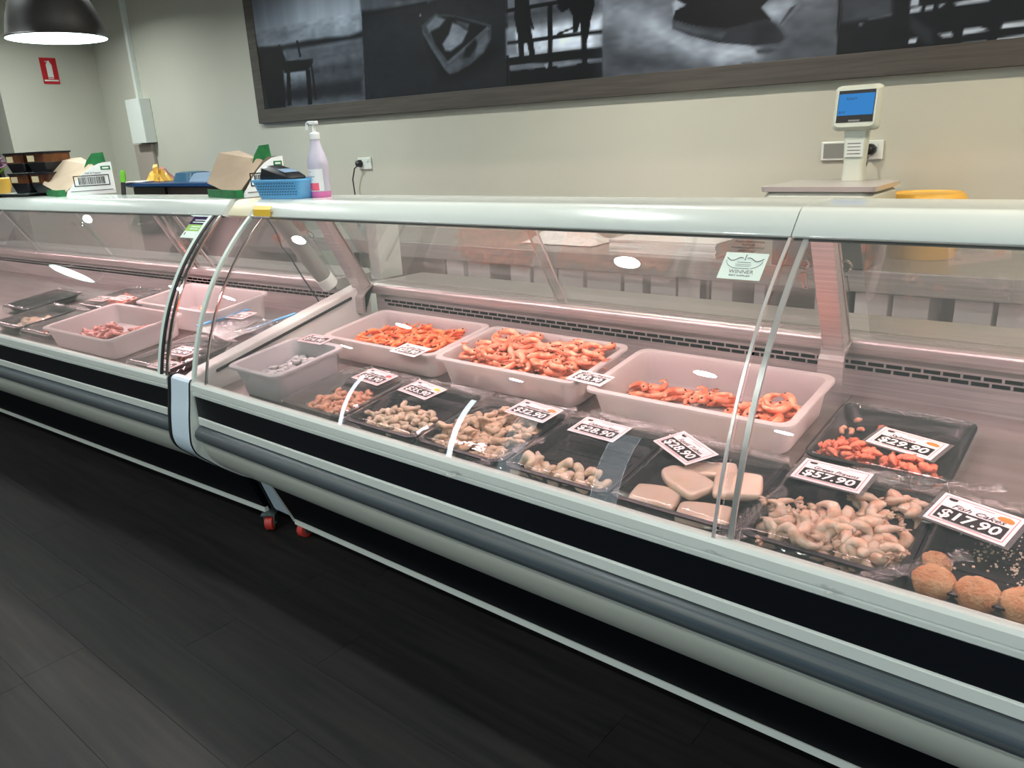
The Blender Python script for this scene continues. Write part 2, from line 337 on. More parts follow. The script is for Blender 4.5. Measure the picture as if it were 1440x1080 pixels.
# ---------------------------------------------------------------- ceiling lights and pendants
dm = G().lathe([(0, 0), (.062, 0), (.062, -.004), (0, -.004)], 24).mesh(); rm = G().lathe([(.066, 0), (.082, 0), (.082, -.008), (.066, -.008), (.066, 0)], 24).mesh(True)
rm.materials.append(M_['white']); dm.materials.append(M_['disc'])
for i, (x, y) in enumerate(DOWN+[(b[0], b[1]) for b in BACK]):
    t = thing('downlight', 'round recessed ceiling downlight', 'light', T((x, y, CEIL)), 'ceiling downlights')
    obj('trim_ring', rm, None, t); obj('lens', dm, None, t)
def pendant(x, y, z, label):
    t = thing('pendant_lamp', label, 'lamp', T((x, y, z)))
    out = [(.198, 0), (.2, .004), (.195, .01), (.188, .05), (.178, .09), (.162, .135), (.140, .175), (.110, .21), (.07, .238), (.035, .25), (.03, .29), (.012, .30)]
    obj('lamp_shade', G().lathe(out+[(0, .30)], 48, cap=False), M_['lampout'], t, sharp=35)
    obj('shade_lining', G().lathe([(.197, .0005), (.185, .045), (.175, .085), (.159, .13), (.137, .17), (.107, .205), (.06, .23), (0, .235)], 48, cap=False), M_['lamp_in'], t, sharp=60)
    obj('cord', G().tube([(0, 0, .3), (0, 0, CEIL-z)], .004, 6), M_['dark'], t)
    b = area('pendant_bulb', (x, y, z+.06), (0, 0, 0), .25, .25, 3, (.9, 1, .97), 'DISK', 150)
    return t
pendant(-3.80, 1.575, 1.93, 'large dark dome pendant lamp with glowing white inside over the far counter')
pendant(-6.15, .15, 1.93, 'dark dome pendant lamp hanging over the customer floor')
# ---------------------------------------------------------------- framed picture of harbour scenes
PAINT = [(120,0,[(0.059,1.088),(1.286,0.895),(1.204,0.075),(0.16,0.101)]),(150,0.05,[(0.089,0.704),(0.636,0.738),(1.226,0.69),(1.257,0.499),(0.753,0.562),(0.089,0.635)]),(42,0.03,[(0.059,1.088),(0.834,0.966),(0.711,0.729),(0.474,0.72),(0.309,0.722),(0.178,0.707),(0.065,0.711),(-0.035,0.741)]),(172,0.04,[(0.672,0.725),(1.245,0.684),(1.253,0.608),(0.841,0.629),(0.463,0.673)]),(95,0.04,[(0.072,0.637),(0.68,0.579),(0.424,0.5),(0.059,0.517)]),(20,0.012,[(0.058,0.513),(0.381,0.495),(0.664,0.498),(0.89,0.493),(1.102,0.479),(1.249,0.496),(1.25,0.455),(1.028,0.457),(0.575,0.45),(0.058,0.48)]),(78,0.02,[(0.416,0.465),(1.027,0.449),(1.249,0.451),(1.243,0.366),(0.634,0.356),(0.414,0.384)]),(55,0.04,[(0.634,0.356),(1.243,0.366),(1.234,0.264),(0.661,0.255)]),(28,0.06,[(0.104,0.234),(0.661,0.255),(1.234,0.264),(1.208,0.097),(0.161,0.105)]),(11,0.01,[(0.057,0.508),(0.379,0.487),(0.418,0.401),(0.379,0.377),(0.35,0.1),(0.15,0.096)]),(6,0.003,[(0.359,0.397),(0.717,0.38),(0.713,0.358),(0.649,0.315),(0.383,0.317)]),(6,0.002,[(0.627,0.321),(0.673,0.317),(0.653,0.097),(0.606,0.1)]),(6,0.002,[(0.408,0.32),(0.449,0.317),(0.419,0.106),(0.368,0.104)]),(8,0.002,[(0.556,0.509),(0.579,0.507),(0.597,0.404),(0.572,0.401)]),(10,0.004,[(0.685,0.374),(0.7,0.372),(0.713,0.126),(0.69,0.127)]),(14,0.003,[(0.35,0.503),(0.374,0.501),(0.353,0.334),(0.319,0.336)]),(30,0,[(1.273,0.897),(2.415,0.718),(2.398,0.092),(1.206,0.084)]),(88,0.012,[(1.24,0.609),(1.255,0.659),(1.582,0.625),(2.041,0.609),(1.815,0.58),(1.454,0.595)]),(18,0.006,[(1.244,0.589),(1.816,0.587),(1.814,0.573),(1.249,0.576)]),(40,0.06,[(1.258,0.507),(1.808,0.522),(2.343,0.499),(2.397,0.417),(1.792,0.373),(1.259,0.426)]),(8,0.04,[(1.792,0.373),(1.888,0.173),(2.055,0.153),(2.275,0.235),(2.354,0.282),(2.291,0.316),(2.062,0.235)]),(62,0.004,[(1.768,0.47),(1.877,0.517),(2.03,0.488),(2.292,0.412),(2.287,0.342),(2.226,0.276),(2.116,0.223),(2.014,0.194),(1.958,0.191),(1.921,0.217),(1.834,0.331),(1.769,0.429)]),(12,0.005,[(1.819,0.461),(1.892,0.501),(2.029,0.481),(2.276,0.403),(1.953,0.259),(1.86,0.359)]),(118,0.008,[(1.802,0.463),(1.881,0.506),(1.957,0.478),(1.903,0.444),(1.815,0.424)]),(128,0.008,[(2.005,0.455),(2.058,0.438),(2.119,0.399),(2.072,0.345),(1.98,0.31),(1.936,0.318),(1.917,0.353),(1.972,0.4)]),(70,0.006,[(2.028,0.467),(2.133,0.437),(2.12,0.406),(2.043,0.45)]),(88,0.004,[(2.261,0.408),(2.286,0.395),(1.963,0.244),(1.936,0.253),(2.069,0.316)]),(12,0.01,[(2.096,0.313),(2.169,0.354),(2.188,0.326),(2.119,0.267),(2.076,0.271)]),(104,0.012,[(2.19,0.352),(2.259,0.38),(2.272,0.343),(2.227,0.287),(2.162,0.263)]),(84,0.012,[(1.951,0.237),(2.038,0.274),(2.074,0.242),(2.032,0.204),(1.964,0.194),(1.932,0.219)]),(78,0.004,[(1.762,0.467),(1.776,0.435),(1.94,0.238),(1.921,0.224),(1.824,0.34),(1.763,0.429)]),(150,0.003,[(1.751,0.529),(1.762,0.527),(1.761,0.516),(1.75,0.518)]),(100,0,[(2.415,0.718),(3.007,0.625),(2.999,0.087),(2.403,0.091)]),(70,0.02,[(2.399,0.451),(3.002,0.458),(3.001,0.405),(2.402,0.41)]),(205,0.02,[(2.554,0.366),(3.001,0.373),(3.0,0.234),(2.397,0.242),(2.4,0.375),(2.482,0.37)]),(130,0.01,[(2.4,0.375),(2.454,0.373),(2.466,0.243),(2.397,0.242)]),(10,0.002,[(2.396,0.476),(3.002,0.473),(3.002,0.455),(2.395,0.459)]),(10,0.002,[(2.397,0.32),(3.001,0.313),(3.0,0.294),(2.396,0.302)]),(10,0.002,[(2.397,0.239),(3.0,0.234),(3.0,0.185),(2.395,0.2)]),(10,0.002,[(2.403,0.174),(2.999,0.169),(2.999,0.084),(2.403,0.088)]),(10,0.002,[(2.673,0.468),(2.704,0.464),(2.696,0.232),(2.665,0.235)]),(10,0.002,[(2.669,0.235),(2.696,0.232),(2.694,0.158),(2.666,0.16)]),(10,0.002,[(2.461,0.512),(2.555,0.5),(2.565,0.415),(2.582,0.362),(2.572,0.357),(2.559,0.378),(2.574,0.295),(2.585,0.232),(2.547,0.229),(2.532,0.299),(2.513,0.301),(2.509,0.232),(2.475,0.235),(2.471,0.34),(2.452,0.428)]),(10,0.002,[(2.472,0.709),(2.564,0.695),(2.555,0.493),(2.461,0.505)]),(10,0.002,[(2.726,0.452),(2.805,0.467),(2.94,0.45),(2.956,0.423),(2.931,0.356),(2.926,0.318),(2.908,0.262),(2.911,0.163),(2.877,0.166),(2.875,0.291),(2.872,0.363),(2.854,0.32),(2.828,0.316),(2.825,0.394),(2.804,0.429),(2.76,0.415)]),(10,0.002,[(2.741,0.667),(2.975,0.63),(2.956,0.423),(2.735,0.457)]),(10,0.002,[(2.722,0.324),(2.824,0.342),(2.828,0.335),(2.74,0.315)]),(10,0.002,[(2.388,0.25),(2.407,0.248),(2.408,0.087),(2.378,0.09)]),(150,0.003,[(2.64,0.183),(2.663,0.188),(2.662,0.164),(2.653,0.165)]),(120,0.006,[(2.704,0.181),(2.864,0.184),(2.842,0.166),(2.731,0.162)]),(90,0.004,[(2.414,0.181),(2.482,0.178),(2.482,0.168),(2.413,0.17)]),(90,0.004,[(2.526,0.178),(2.569,0.182),(2.573,0.168),(2.53,0.168)]),(90,0.004,[(2.92,0.186),(3.0,0.182),(2.999,0.166),(2.919,0.166)]),(92,0,[(3.007,0.625),(4.112,0.451),(4.129,0.085),(3.003,0.087)]),(140,0.05,[(3.014,0.425),(3.172,0.396),(3.267,0.333),(3.094,0.344),(3.013,0.347)]),(170,0.05,[(3.211,0.33),(3.305,0.307),(3.398,0.243),(3.524,0.171),(3.612,0.119),(3.509,0.119),(3.363,0.199),(3.249,0.259)]),(55,0.07,[(3.004,0.268),(3.133,0.24),(3.363,0.156),(3.579,0.101),(3.58,0.077),(3.003,0.087)]),(120,0.06,[(3.054,0.327),(3.211,0.287),(3.325,0.205),(3.133,0.24)]),(170,0.04,[(3.523,0.195),(3.775,0.159),(3.793,0.117),(3.612,0.122)]),(150,0.02,[(3.798,0.307),(3.857,0.332),(3.933,0.322),(3.949,0.299),(3.887,0.242),(3.847,0.257)]),(150,0.01,[(3.401,0.397),(3.444,0.368),(3.388,0.34),(3.38,0.379)]),(10,0.003,[(3.383,0.566),(3.817,0.498),(3.827,0.336),(3.797,0.312),(3.847,0.257),(3.816,0.25),(3.64,0.241),(3.486,0.275),(3.382,0.311),(3.395,0.348),(3.452,0.364),(3.401,0.391)]),(42,0.003,[(3.382,0.311),(3.486,0.275),(3.64,0.247),(3.831,0.264),(3.863,0.239),(3.896,0.202),(3.907,0.176),(3.883,0.165),(3.774,0.164),(3.609,0.192),(3.47,0.236),(3.383,0.275)]),(62,0.01,[(3.382,0.305),(3.486,0.264),(3.641,0.229),(3.625,0.205),(3.487,0.24),(3.383,0.275)]),(30,0.02,[(3.769,0.261),(3.863,0.239),(3.906,0.185),(3.884,0.162),(3.774,0.167)]),(55,0.004,[(3.782,0.147),(3.838,0.15),(3.885,0.137),(3.839,0.127),(3.795,0.131)]),(65,0.004,[(3.72,0.101),(3.771,0.099),(3.772,0.085),(3.73,0.085)]),(60,0.003,[(3.926,0.296),(3.952,0.304),(3.888,0.236),(3.882,0.237)]),(66,0.1,[(3.925,0.215),(4.124,0.246),(4.132,0.084),(3.873,0.088)]),(22,0,[(4.107,0.452),(4.78,0.347),(4.819,0.072),(4.775,0.081),(4.127,0.082)]),(58,0.01,[(4.121,0.349),(4.315,0.322),(4.325,0.222),(4.222,0.214),(4.133,0.211)]),(75,0.004,[(4.235,0.218),(4.322,0.227),(4.323,0.217),(4.241,0.212)]),(105,0.002,[(4.204,0.203),(4.22,0.201),(4.218,0.194),(4.208,0.195)]),(165,0.003,[(4.387,0.234),(4.426,0.237),(4.423,0.22),(4.389,0.219)]),(165,0.003,[(4.441,0.235),(4.465,0.237),(4.467,0.222),(4.44,0.221)]),(165,0.003,[(4.484,0.234),(4.508,0.239),(4.49,0.224)]),(165,0.003,[(4.536,0.235),(4.649,0.244),(4.651,0.228),(4.544,0.225)]),(165,0.003,[(4.386,0.264),(4.412,0.275),(4.416,0.241),(4.386,0.242)]),(165,0.003,[(4.496,0.134),(4.538,0.136),(4.545,0.121),(4.512,0.12)]),(165,0.003,[(4.578,0.142),(4.63,0.143),(4.661,0.13),(4.578,0.122)]),(165,0.003,[(4.701,0.147),(4.766,0.149),(4.808,0.151),(4.81,0.132),(4.699,0.131)]),(165,0.003,[(4.576,0.094),(4.654,0.095),(4.655,0.088),(4.577,0.089)]),(165,0.003,[(4.69,0.099),(4.814,0.105),(4.815,0.095),(4.686,0.09)]),(165,0.003,[(4.394,0.127),(4.423,0.129),(4.42,0.112),(4.395,0.111)]),(165,0.003,[(4.496,0.089),(4.534,0.09),(4.526,0.084)]),(45,0.01,[(4.39,0.209),(4.47,0.151),(4.48,0.101),(4.45,0.109),(4.395,0.164)])]
PH, PWD = 1.15, 6.3
mx = T((-5.241, 3.47, 1.620)) @ RY(.47)
pic = thing('framed_picture', 'long dark framed black and white harbour photograph strip on the back wall', 'picture', mx)
obj('backing', G().box(.02, PWD-.02, .002, .028, .02, PH-.02), M_['darkgrey'], pic)
for nm, b in (('frame_bottom', (0, PWD, -.006, .0285, 0, .095)), ('frame_top', (0, PWD, -.006, .0285, PH-.095, PH)), ('frame_side', (0, .10, -.006, .0285, .0955, PH-.0955)), ('frame_side', (PWD-.10, PWD, -.006, .0285, .0955, PH-.0955))):
    obj(nm, G().box(*b), M_['frame'], pic, bevel=.003)
pm = bpy.data.materials.new('photo_print'); pm.use_nodes = True; nt = pm.node_tree
at = nt.nodes.new('ShaderNodeVertexColor'); at.layer_name = 'print'; nt.links.new(at.outputs[0], nt.nodes['Principled BSDF'].inputs['Base Color'])
nt.nodes['Principled BSDF'].inputs['Roughness'].default_value = .5; nt.nodes['Principled BSDF'].inputs['Specular IOR Level'].default_value = .3
def smooth_noise(U, V, s, seed):
    rr = np.random.RandomState(seed); gx = rr.rand(64, 64); x = U*s % 63; y = V*s % 63; i = x.astype(int); j = y.astype(int); fx = x-i; fy = y-j
    fx = fx*fx*(3-2*fx); fy = fy*fy*(3-2*fy); i2 = (i+1) % 64; j2 = (j+1) % 64
    return (gx[i, j]*(1-fx)*(1-fy)+gx[i2, j]*fx*(1-fy)+gx[i, j2]*(1-fx)*fy+gx[i2, j2]*fx*fy)-.5
def inside_soft(U, V, poly, soft):
    ins = np.zeros(U.shape, bool); dist = np.full(U.shape, 1e9); n = len(poly)
    for k in range(n):
        x1, y1 = poly[k]; x2, y2 = poly[(k+1) % n]
        c = ((y1 > V) != (y2 > V))
        with np.errstate(divide='ignore', invalid='ignore'): xs = (x2-x1)*(V-y1)/(y2-y1 if y2 != y1 else 1e-9)+x1
        ins ^= c & (U < xs)
        dx, dy = x2-x1, y2-y1; L = dx*dx+dy*dy+1e-12; q = np.clip(((U-x1)*dx+(V-y1)*dy)/L, 0, 1)
        dist = np.minimum(dist, np.hypot(U-x1-q*dx, V-y1-q*dy))
    sd = np.where(ins, dist, -dist)
    return np.clip(.5+sd/(2*max(soft, .002)), 0, 1)
CUTS = [.10, 1.243, 2.401, 3.0, 4.128, PWD-.10]
for a, b in zip(CUTS[:-1], CUTS[1:]):
    vmax = .62; h = .0065; nu = int((min(b, 5.0)-a)/h) if a < 5 else 2; nv = int((vmax-.095)/h)
    us = np.append(np.linspace(a+.001, min(b, 5.0), nu), [b-.0005] if b > 5 else []); vs = np.append(np.linspace(.095, vmax, nv), [PH-.095])
    U, V = np.meshgrid(us, vs, indexing='ij'); gr = np.full(U.shape, 40.)
    for gv, soft, poly in PAINT:
        p = np.array(poly)
        if p[:, 0].max() < a-.05 or p[:, 0].min() > b+.05: continue
        w = inside_soft(U, V, poly, soft); gr = gr*(1-w)+gv*w
    gr *= 1+.22*smooth_noise(U, V, 14, 1)+.16*smooth_noise(U*.4, V, 60, 2)
    gr = np.clip(np.where(gr > 50, gr*1.12-3, gr*.95), 2, 255)
    nU, nV = U.shape
    verts = np.stack([U.ravel(), np.zeros(U.size), V.ravel()], 1); ii = np.arange(nU*nV).reshape(nU, nV)
    q = np.stack([ii[:-1, :-1], ii[1:, :-1], ii[1:, 1:], ii[:-1, 1:]], -1).reshape(-1, 4)
    me = bpy.data.meshes.new('photo'); me.from_pydata(verts.tolist(), [], q.tolist()); me.update()
    ca = me.color_attributes.new('print', 'FLOAT_COLOR', 'POINT')
    f = lambda k, o: ((np.clip(gr*k+o, 0, 255)/255+.055)/1.055)**2.4
    ca.data.foreach_set('color', np.stack([f(.93, -2), f(.99, 0), f(1.05, 4), np.ones_like(gr)], -1).ravel())
    obj('photo_panel', me, pm, pic)
# ---------------------------------------------------------------- wall sockets, plugs, flex
def socket(x, z, w, label, blank=False):
    t = thing('wall_socket', label, 'socket', T((x, 3.5, z)))
    obj('plate', G().box(-w/2, w/2, -.012, 0, -.038, .038), M_['white'], t, bevel=.003)
    if blank: obj('recess', G().box(-w*.40, w*.36, -.0135, -.0125, -.03, .03), M_['grey'], t)
    else:
        obj('switch', G().box(-w*.3, -w*.15, -.016, -.0125, .012, .026), M_['white'], t); obj('switch', G().box(w*.2, w*.35, -.016, -.0125, .012, .026), M_['white'], t)
    return t
socket(-4.13, 1.315, .13, 'white double wall socket behind the pump bottle with a black plug')
socket(-1.10, 1.305, .11, 'wall switch plate with an open grey recess behind the scale column', True)
socket(-.975, 1.305, .135, 'white double wall socket at the scale with a round black plug')
socket(-5.70, 1.345, .11, 'small white wall socket above the blue shelf')
def plug(x, z, pts, label):
    t = thing('power_plug', label, 'plug', T((x, 3.484, z)))
    obj('plug_body', G().lathe([(0, 0), (.024, 0), (.024, .012), (.018, .03), (.008, .035), (0, .035)], 16, RX(90)), M_['blackplastic'], t, sharp=50)
    obj('flex', G().tube(pts, .0045, 6), M_['blackplastic'], t)
plug(-4.165, 1.315, [(0, -.02, -.01), (-.03, -.03, -.03), (-.06, -.03, -.10), (-.05, -.03, -.25), (-.04, -.04, -.42), (0, -.06, -.40)], 'black plug with a drooping flex in the socket behind the pump bottle')
plug(-.955, 1.307, [(0, -.02, -.01), (0, -.035, -.05), (-.02, -.04, -.12), (-.055, -.05, -.2), (-.06, -.06, -.39)], 'round black plug with its flex beside the scale column')
# ---------------------------------------------------------------- back bench and what stands on it
bt = thing('back_bench', 'long stainless bench along the back wall behind the cases', 'bench', T((0, 0, 0)))
obj('worktop', G().box(-4.35, 1.6, 2.93, 3.49, .872, .91), M_['steel'], bt, bevel=.004)
obj('front_lip', G().box(-4.35, 1.6, 2.915, 2.929, .83, .91), M_['steel'], bt, bevel=.003)
obj('under_shelf', G().box(-4.35, 1.6, 2.95, 3.45, .545, .57), M_['steel_dull'], bt)
for x in (-4.25, -2.95, -1.42, .1, 1.5):
    for y in (2.98, 3.42): obj('leg', G().box(x-.02, x+.02, y-.02, y+.02, 0, .5445).box(x-.02, x+.02, y-.02, y+.02, .5705, .8715), M_['steel'], bt)
# white cartons standing on the under shelf
cx = [(-2.95, .13), (-2.80, .16), (-2.50, .13), (-2.36, .15), (-2.20, .15), (-2.04, .19), (-1.83, .10), (-1.70, .13), (-1.56, .14), (-1.41, .10), (-1.22, .05), (-.98, .10), (-.83, .12), (-.70, .125), (-.50, .12), (-.37, .15), (-.20, .16), (-.02, .15), (.15, .15)]
tone = ['plain white carton', 'white carton with a ribbed face', 'white carton with a taped lid']
for i, (x, w) in enumerate(cx):
    h = .287-.006*(i % 3)
    t = thing('carton', 'white carton standing on the shelf under the back bench', 'carton', T((x*.99, 3.07+.008*(i % 2), .5705)), 'cartons on the shelf under the back bench')
    obj('body', G().box(.002, w-.004, -.11, .11, 0, h), M_['carton'], t, bevel=.003)
    obj('lid', G().box(.003, w-.005, -.112, .112, h+.0005, h+.012), M_['carton'], t)
# paper stack
rs = random.Random(4)
for k in range(6):
    a = rs.uniform(-1.5, 1.5)
    t = obj('paper_ream', G().box(-.26, .26, -.19, .19, 0, .0095), M_['paper'], None, T((-1.64, 3.17, .911+k*.01)) @ RZ(a), bevel=.001)
    tag(t, 'flat ream of white wrapping paper in the pile on the back bench', 'paper', 'wrapping paper pile on the back bench')
def crumple(w, d, h, seed, nx=14, ny=10):
    r = random.Random(seed); v = []; f = []
    for i in range(nx+1):
        for j in range(ny+1):
            u, q = i/nx-.5, j/ny-.5; e = max(0, 1-(2*abs(u))**2.5)*max(0, 1-(2*abs(q))**2.5)
            v.append((u*w+r.uniform(-.01, .01), q*d+r.uniform(-.01, .01), e*h*r.uniform(.45, 1)+.003))
    for i in range(nx):
        for j in range(ny): a = i*(ny+1)+j; f.append((a, a+ny+1, a+ny+2, a+1))
    return raw(v, f)
t = obj('plastic_bag', crumple(.44, .24, .075, 3), M_['carton'], None, T((-2.28, 3.2, .912))); tag(t, 'crumpled white plastic bag lying on the back bench', 'bag')
t = thing('power_board', 'short pale power board on the back bench beside the paper pile', 'power board', T((-2.0, 3.38, .911)))
obj('body', G().box(-.09, .09, -.03, .03, 0, .035), M_['putty'], t, bevel=.004); obj('outlet', G().box(-.06, -.02, -.0315, -.0305, .01, .025), M_['ink'], t); obj('outlet', G().box(.02, .05, -.0315, -.0305, .01, .025), M_['ink'], t)
# label printing scale
t = thing('label_scale', 'pale green retail scale with steel platter and blue display column', 'scale', T((-.95, 3.0, .911)))
obj('stand', G().box(-.17, .17, -.10, .14, 0, .17), M_['darkgrey'], t, bevel=.006)
obj('body', G().rr([(.36, .30, .1705, .03), (.39, .33, .20, .03), (.385, .325, .262, .03), (.36, .30, .275, .03)]), M_['putty'], t, sharp=40)
obj('platter', G().rr([(.37, .31, .276, .02), (.40, .33, .279, .02), (.405, .335, .296, .02), (.36, .29, .300, .02)]), M_['trim'], t, sharp=35)
obj('front_label', G().box(-.17, -.06, -.1665, -.1655, .222, .226), M_['grey'], t)
lb = obj('brand_plate', G().box(.02, .105, -.1668, -.1655, .215, .240), M_['white'], t)
obj('red_mark', G().box(.027, .064, -.1674, -.1669, .222, .235), M_['inkred'], lb)
col = obj('display_column', G().rr([(.078, .06, .3005, .015), (.072, .055, .36, .015), (.085, .055, .48, .015)]), M_['putty'], t, T((.05, .10, 0)), sharp=40)
ct = obj('column_label', G().box(-.030, .034, -.0315, -.0295, .385, .445), M_['white'], col)
for k in range(4): obj('label_line', G().box(-.022, .024, -.032, -.0316, .395+k*.012, .398+k*.012), M_['inkgrey'], col)
HM = T((.05, .085, .555)) @ RZ(-3) @ RX(-8)
hd = obj('display_head', G().rr([(.13, .160, -.02, .02), (.165, .195, -.005, .02), (.165, .195, .01, .02), (.14, .17, .025, .02)], m=RX(90)), M_['putty'], t, HM @ Matrix.Scale(.80, 4, (0, 0, 1)), sharp=40)
sc = obj('screen_bezel', G().box(-.064, .064, -.0266, -.0252, -.052, .058), M_['ink'], t, HM)
obj('screen', G().box(-.062, .062, -.0272, -.0267, -.028, .046), M_['screen'], t, HM)
text('screen_text', 'READY', .012, M_['ink'], t, HM @ T((-.035, -.0275, .025)) @ RX(90), ext=.0001)
text('screen_total', '$0.00', .01, M_['ink'], t, HM @ T((-.058, -.0275, -.02)) @ RX(90), ext=.0001)
obj('bezel_mark', G().box(-.02, .02, -.0272, -.0267, -.050, -.044), M_['grey'], t, HM)
# yellow tub
t = thing('yellow_tub', 'round yellow plastic tub standing on the back bench right of the scale', 'tub', T((-.69, 3.31, .911)))
obj('body', G().lathe([(0, 0), (.118, 0), (.122, .01), (.128, .190)], 40), M_['yellow'], t, sharp=40)
obj('lid', G().lathe([(.131, .191), (.138, .192), (.140, .213), (.132, .230), (.122, .240), (.118, .233), (.0, .232)], 40), M_['yellow'], t, sharp=40)
# blue topped side shelf near the far left corner
t = thing('side_table', 'dark side unit with a navy blue top edge behind the far case', 'table', T((-5.55, 3.12, 0)))
obj('cabinet', G().box(-.78, -.28, -.16, .30, 0, 1.2045), M_['ink'], t); obj('cabinet_panel', G().box(-.2795, .62, -.14, .30, 0, 1.2045), M_['darkgrey'], t)
obj('top', G().rr([(1.52, .54, 1.205, .03), (1.56, .58, 1.215, .03), (1.56, .58, 1.235, .03), (1.50, .52, 1.24, .03)], m=T((-.02, .07, 0))), M_['navy'], t, sharp=40)
t = thing('plastic_container', 'pale grey blue plastic lid box on the navy shelf', 'container', T((-5.25, 3.12, 1.2405)))
obj('body', G().rr([(.50, .30, 0, .03), (.44, .24, .055, .03), (.40, .2, .06, .02)]), M_['lilac'], t, sharp=40)
t = thing('plastic_bowl', 'teal plastic container upside down on the navy shelf', 'bowl', T((-5.68, 3.12, 1.2405)))
obj('body', G().rr([(.26, .22, 0, .04), (.22, .18, .06, .04), (.16, .12, .068, .03)]), M_['tealblue'], t, sharp=40)
t = obj('snack_bag', crumple(.20, .14, .13, 9, 8, 8), M_['yellow'], None, T((-6.12, 3.08, 1.2405))); tag(t, 'bright yellow packet on the left end of the navy shelf', 'packet')
t = obj('leather_pouch', crumple(.2, .13, .12, 12, 8, 8), M_['octo'], None, T((-6.30, 3.2, 1.2405))); tag(t, 'brown and pink pouch behind the yellow packet', 'pouch')
for k in range(3):
    t = obj('paper_sheet', G().box(-.12, .12, -.08, .08, 0, .003), M_['paper'], None, T((-6.24+k*.02, 2.99, 1.2405+k*.0035)) @ RZ(12*k)); tag(t, 'loose white paper sheet on the navy shelf end', 'paper', 'papers on the navy shelf')
# ---------------------------------------------------------------- the two refrigerated display cases
GZ = [.70+.0258*k for k in range(21)]
def gy(z): return .886*z**3-1.627*z*z+1.202*z+.830-1.175
GLASS = [(gy(z), z) for z in GZ]
LOWKEY = [(-.010, .510), (-.004, .478), (.014, .440), (.042, .404), (.080, .372), (.125, .347), (.170, .330)]
def spline(K, n):
    out = []
    for i in range(len(K)-1):
        p0, p1, p2, p3 = K[max(i-1, 0)], K[i], K[i+1], K[min(i+2, len(K)-1)]
        for q in range(n):
            t = q/n; out.append(tuple(.5*((2*b)+(c-a)*t+(2*a-5*b+4*c-d)*t*t+(3*b-a-3*c+d)*t**3) for a, b, c, d in zip(p0, p1, p2, p3)))
    return out+[K[-1]]
LOWCURVE = spline(LOWKEY, 4)
CAN = [(.310, 1.213), (.305, 1.2145), (.303, 1.218), (.304, 1.222), (.340, 1.259), (.346, 1.264), (.354, 1.267), (.364, 1.268), (.540, 1.268), (.545, 1.262), (.545, 1.215), (.53, 1.206), (.34, 1.206)]
rt = math.atan(.122)
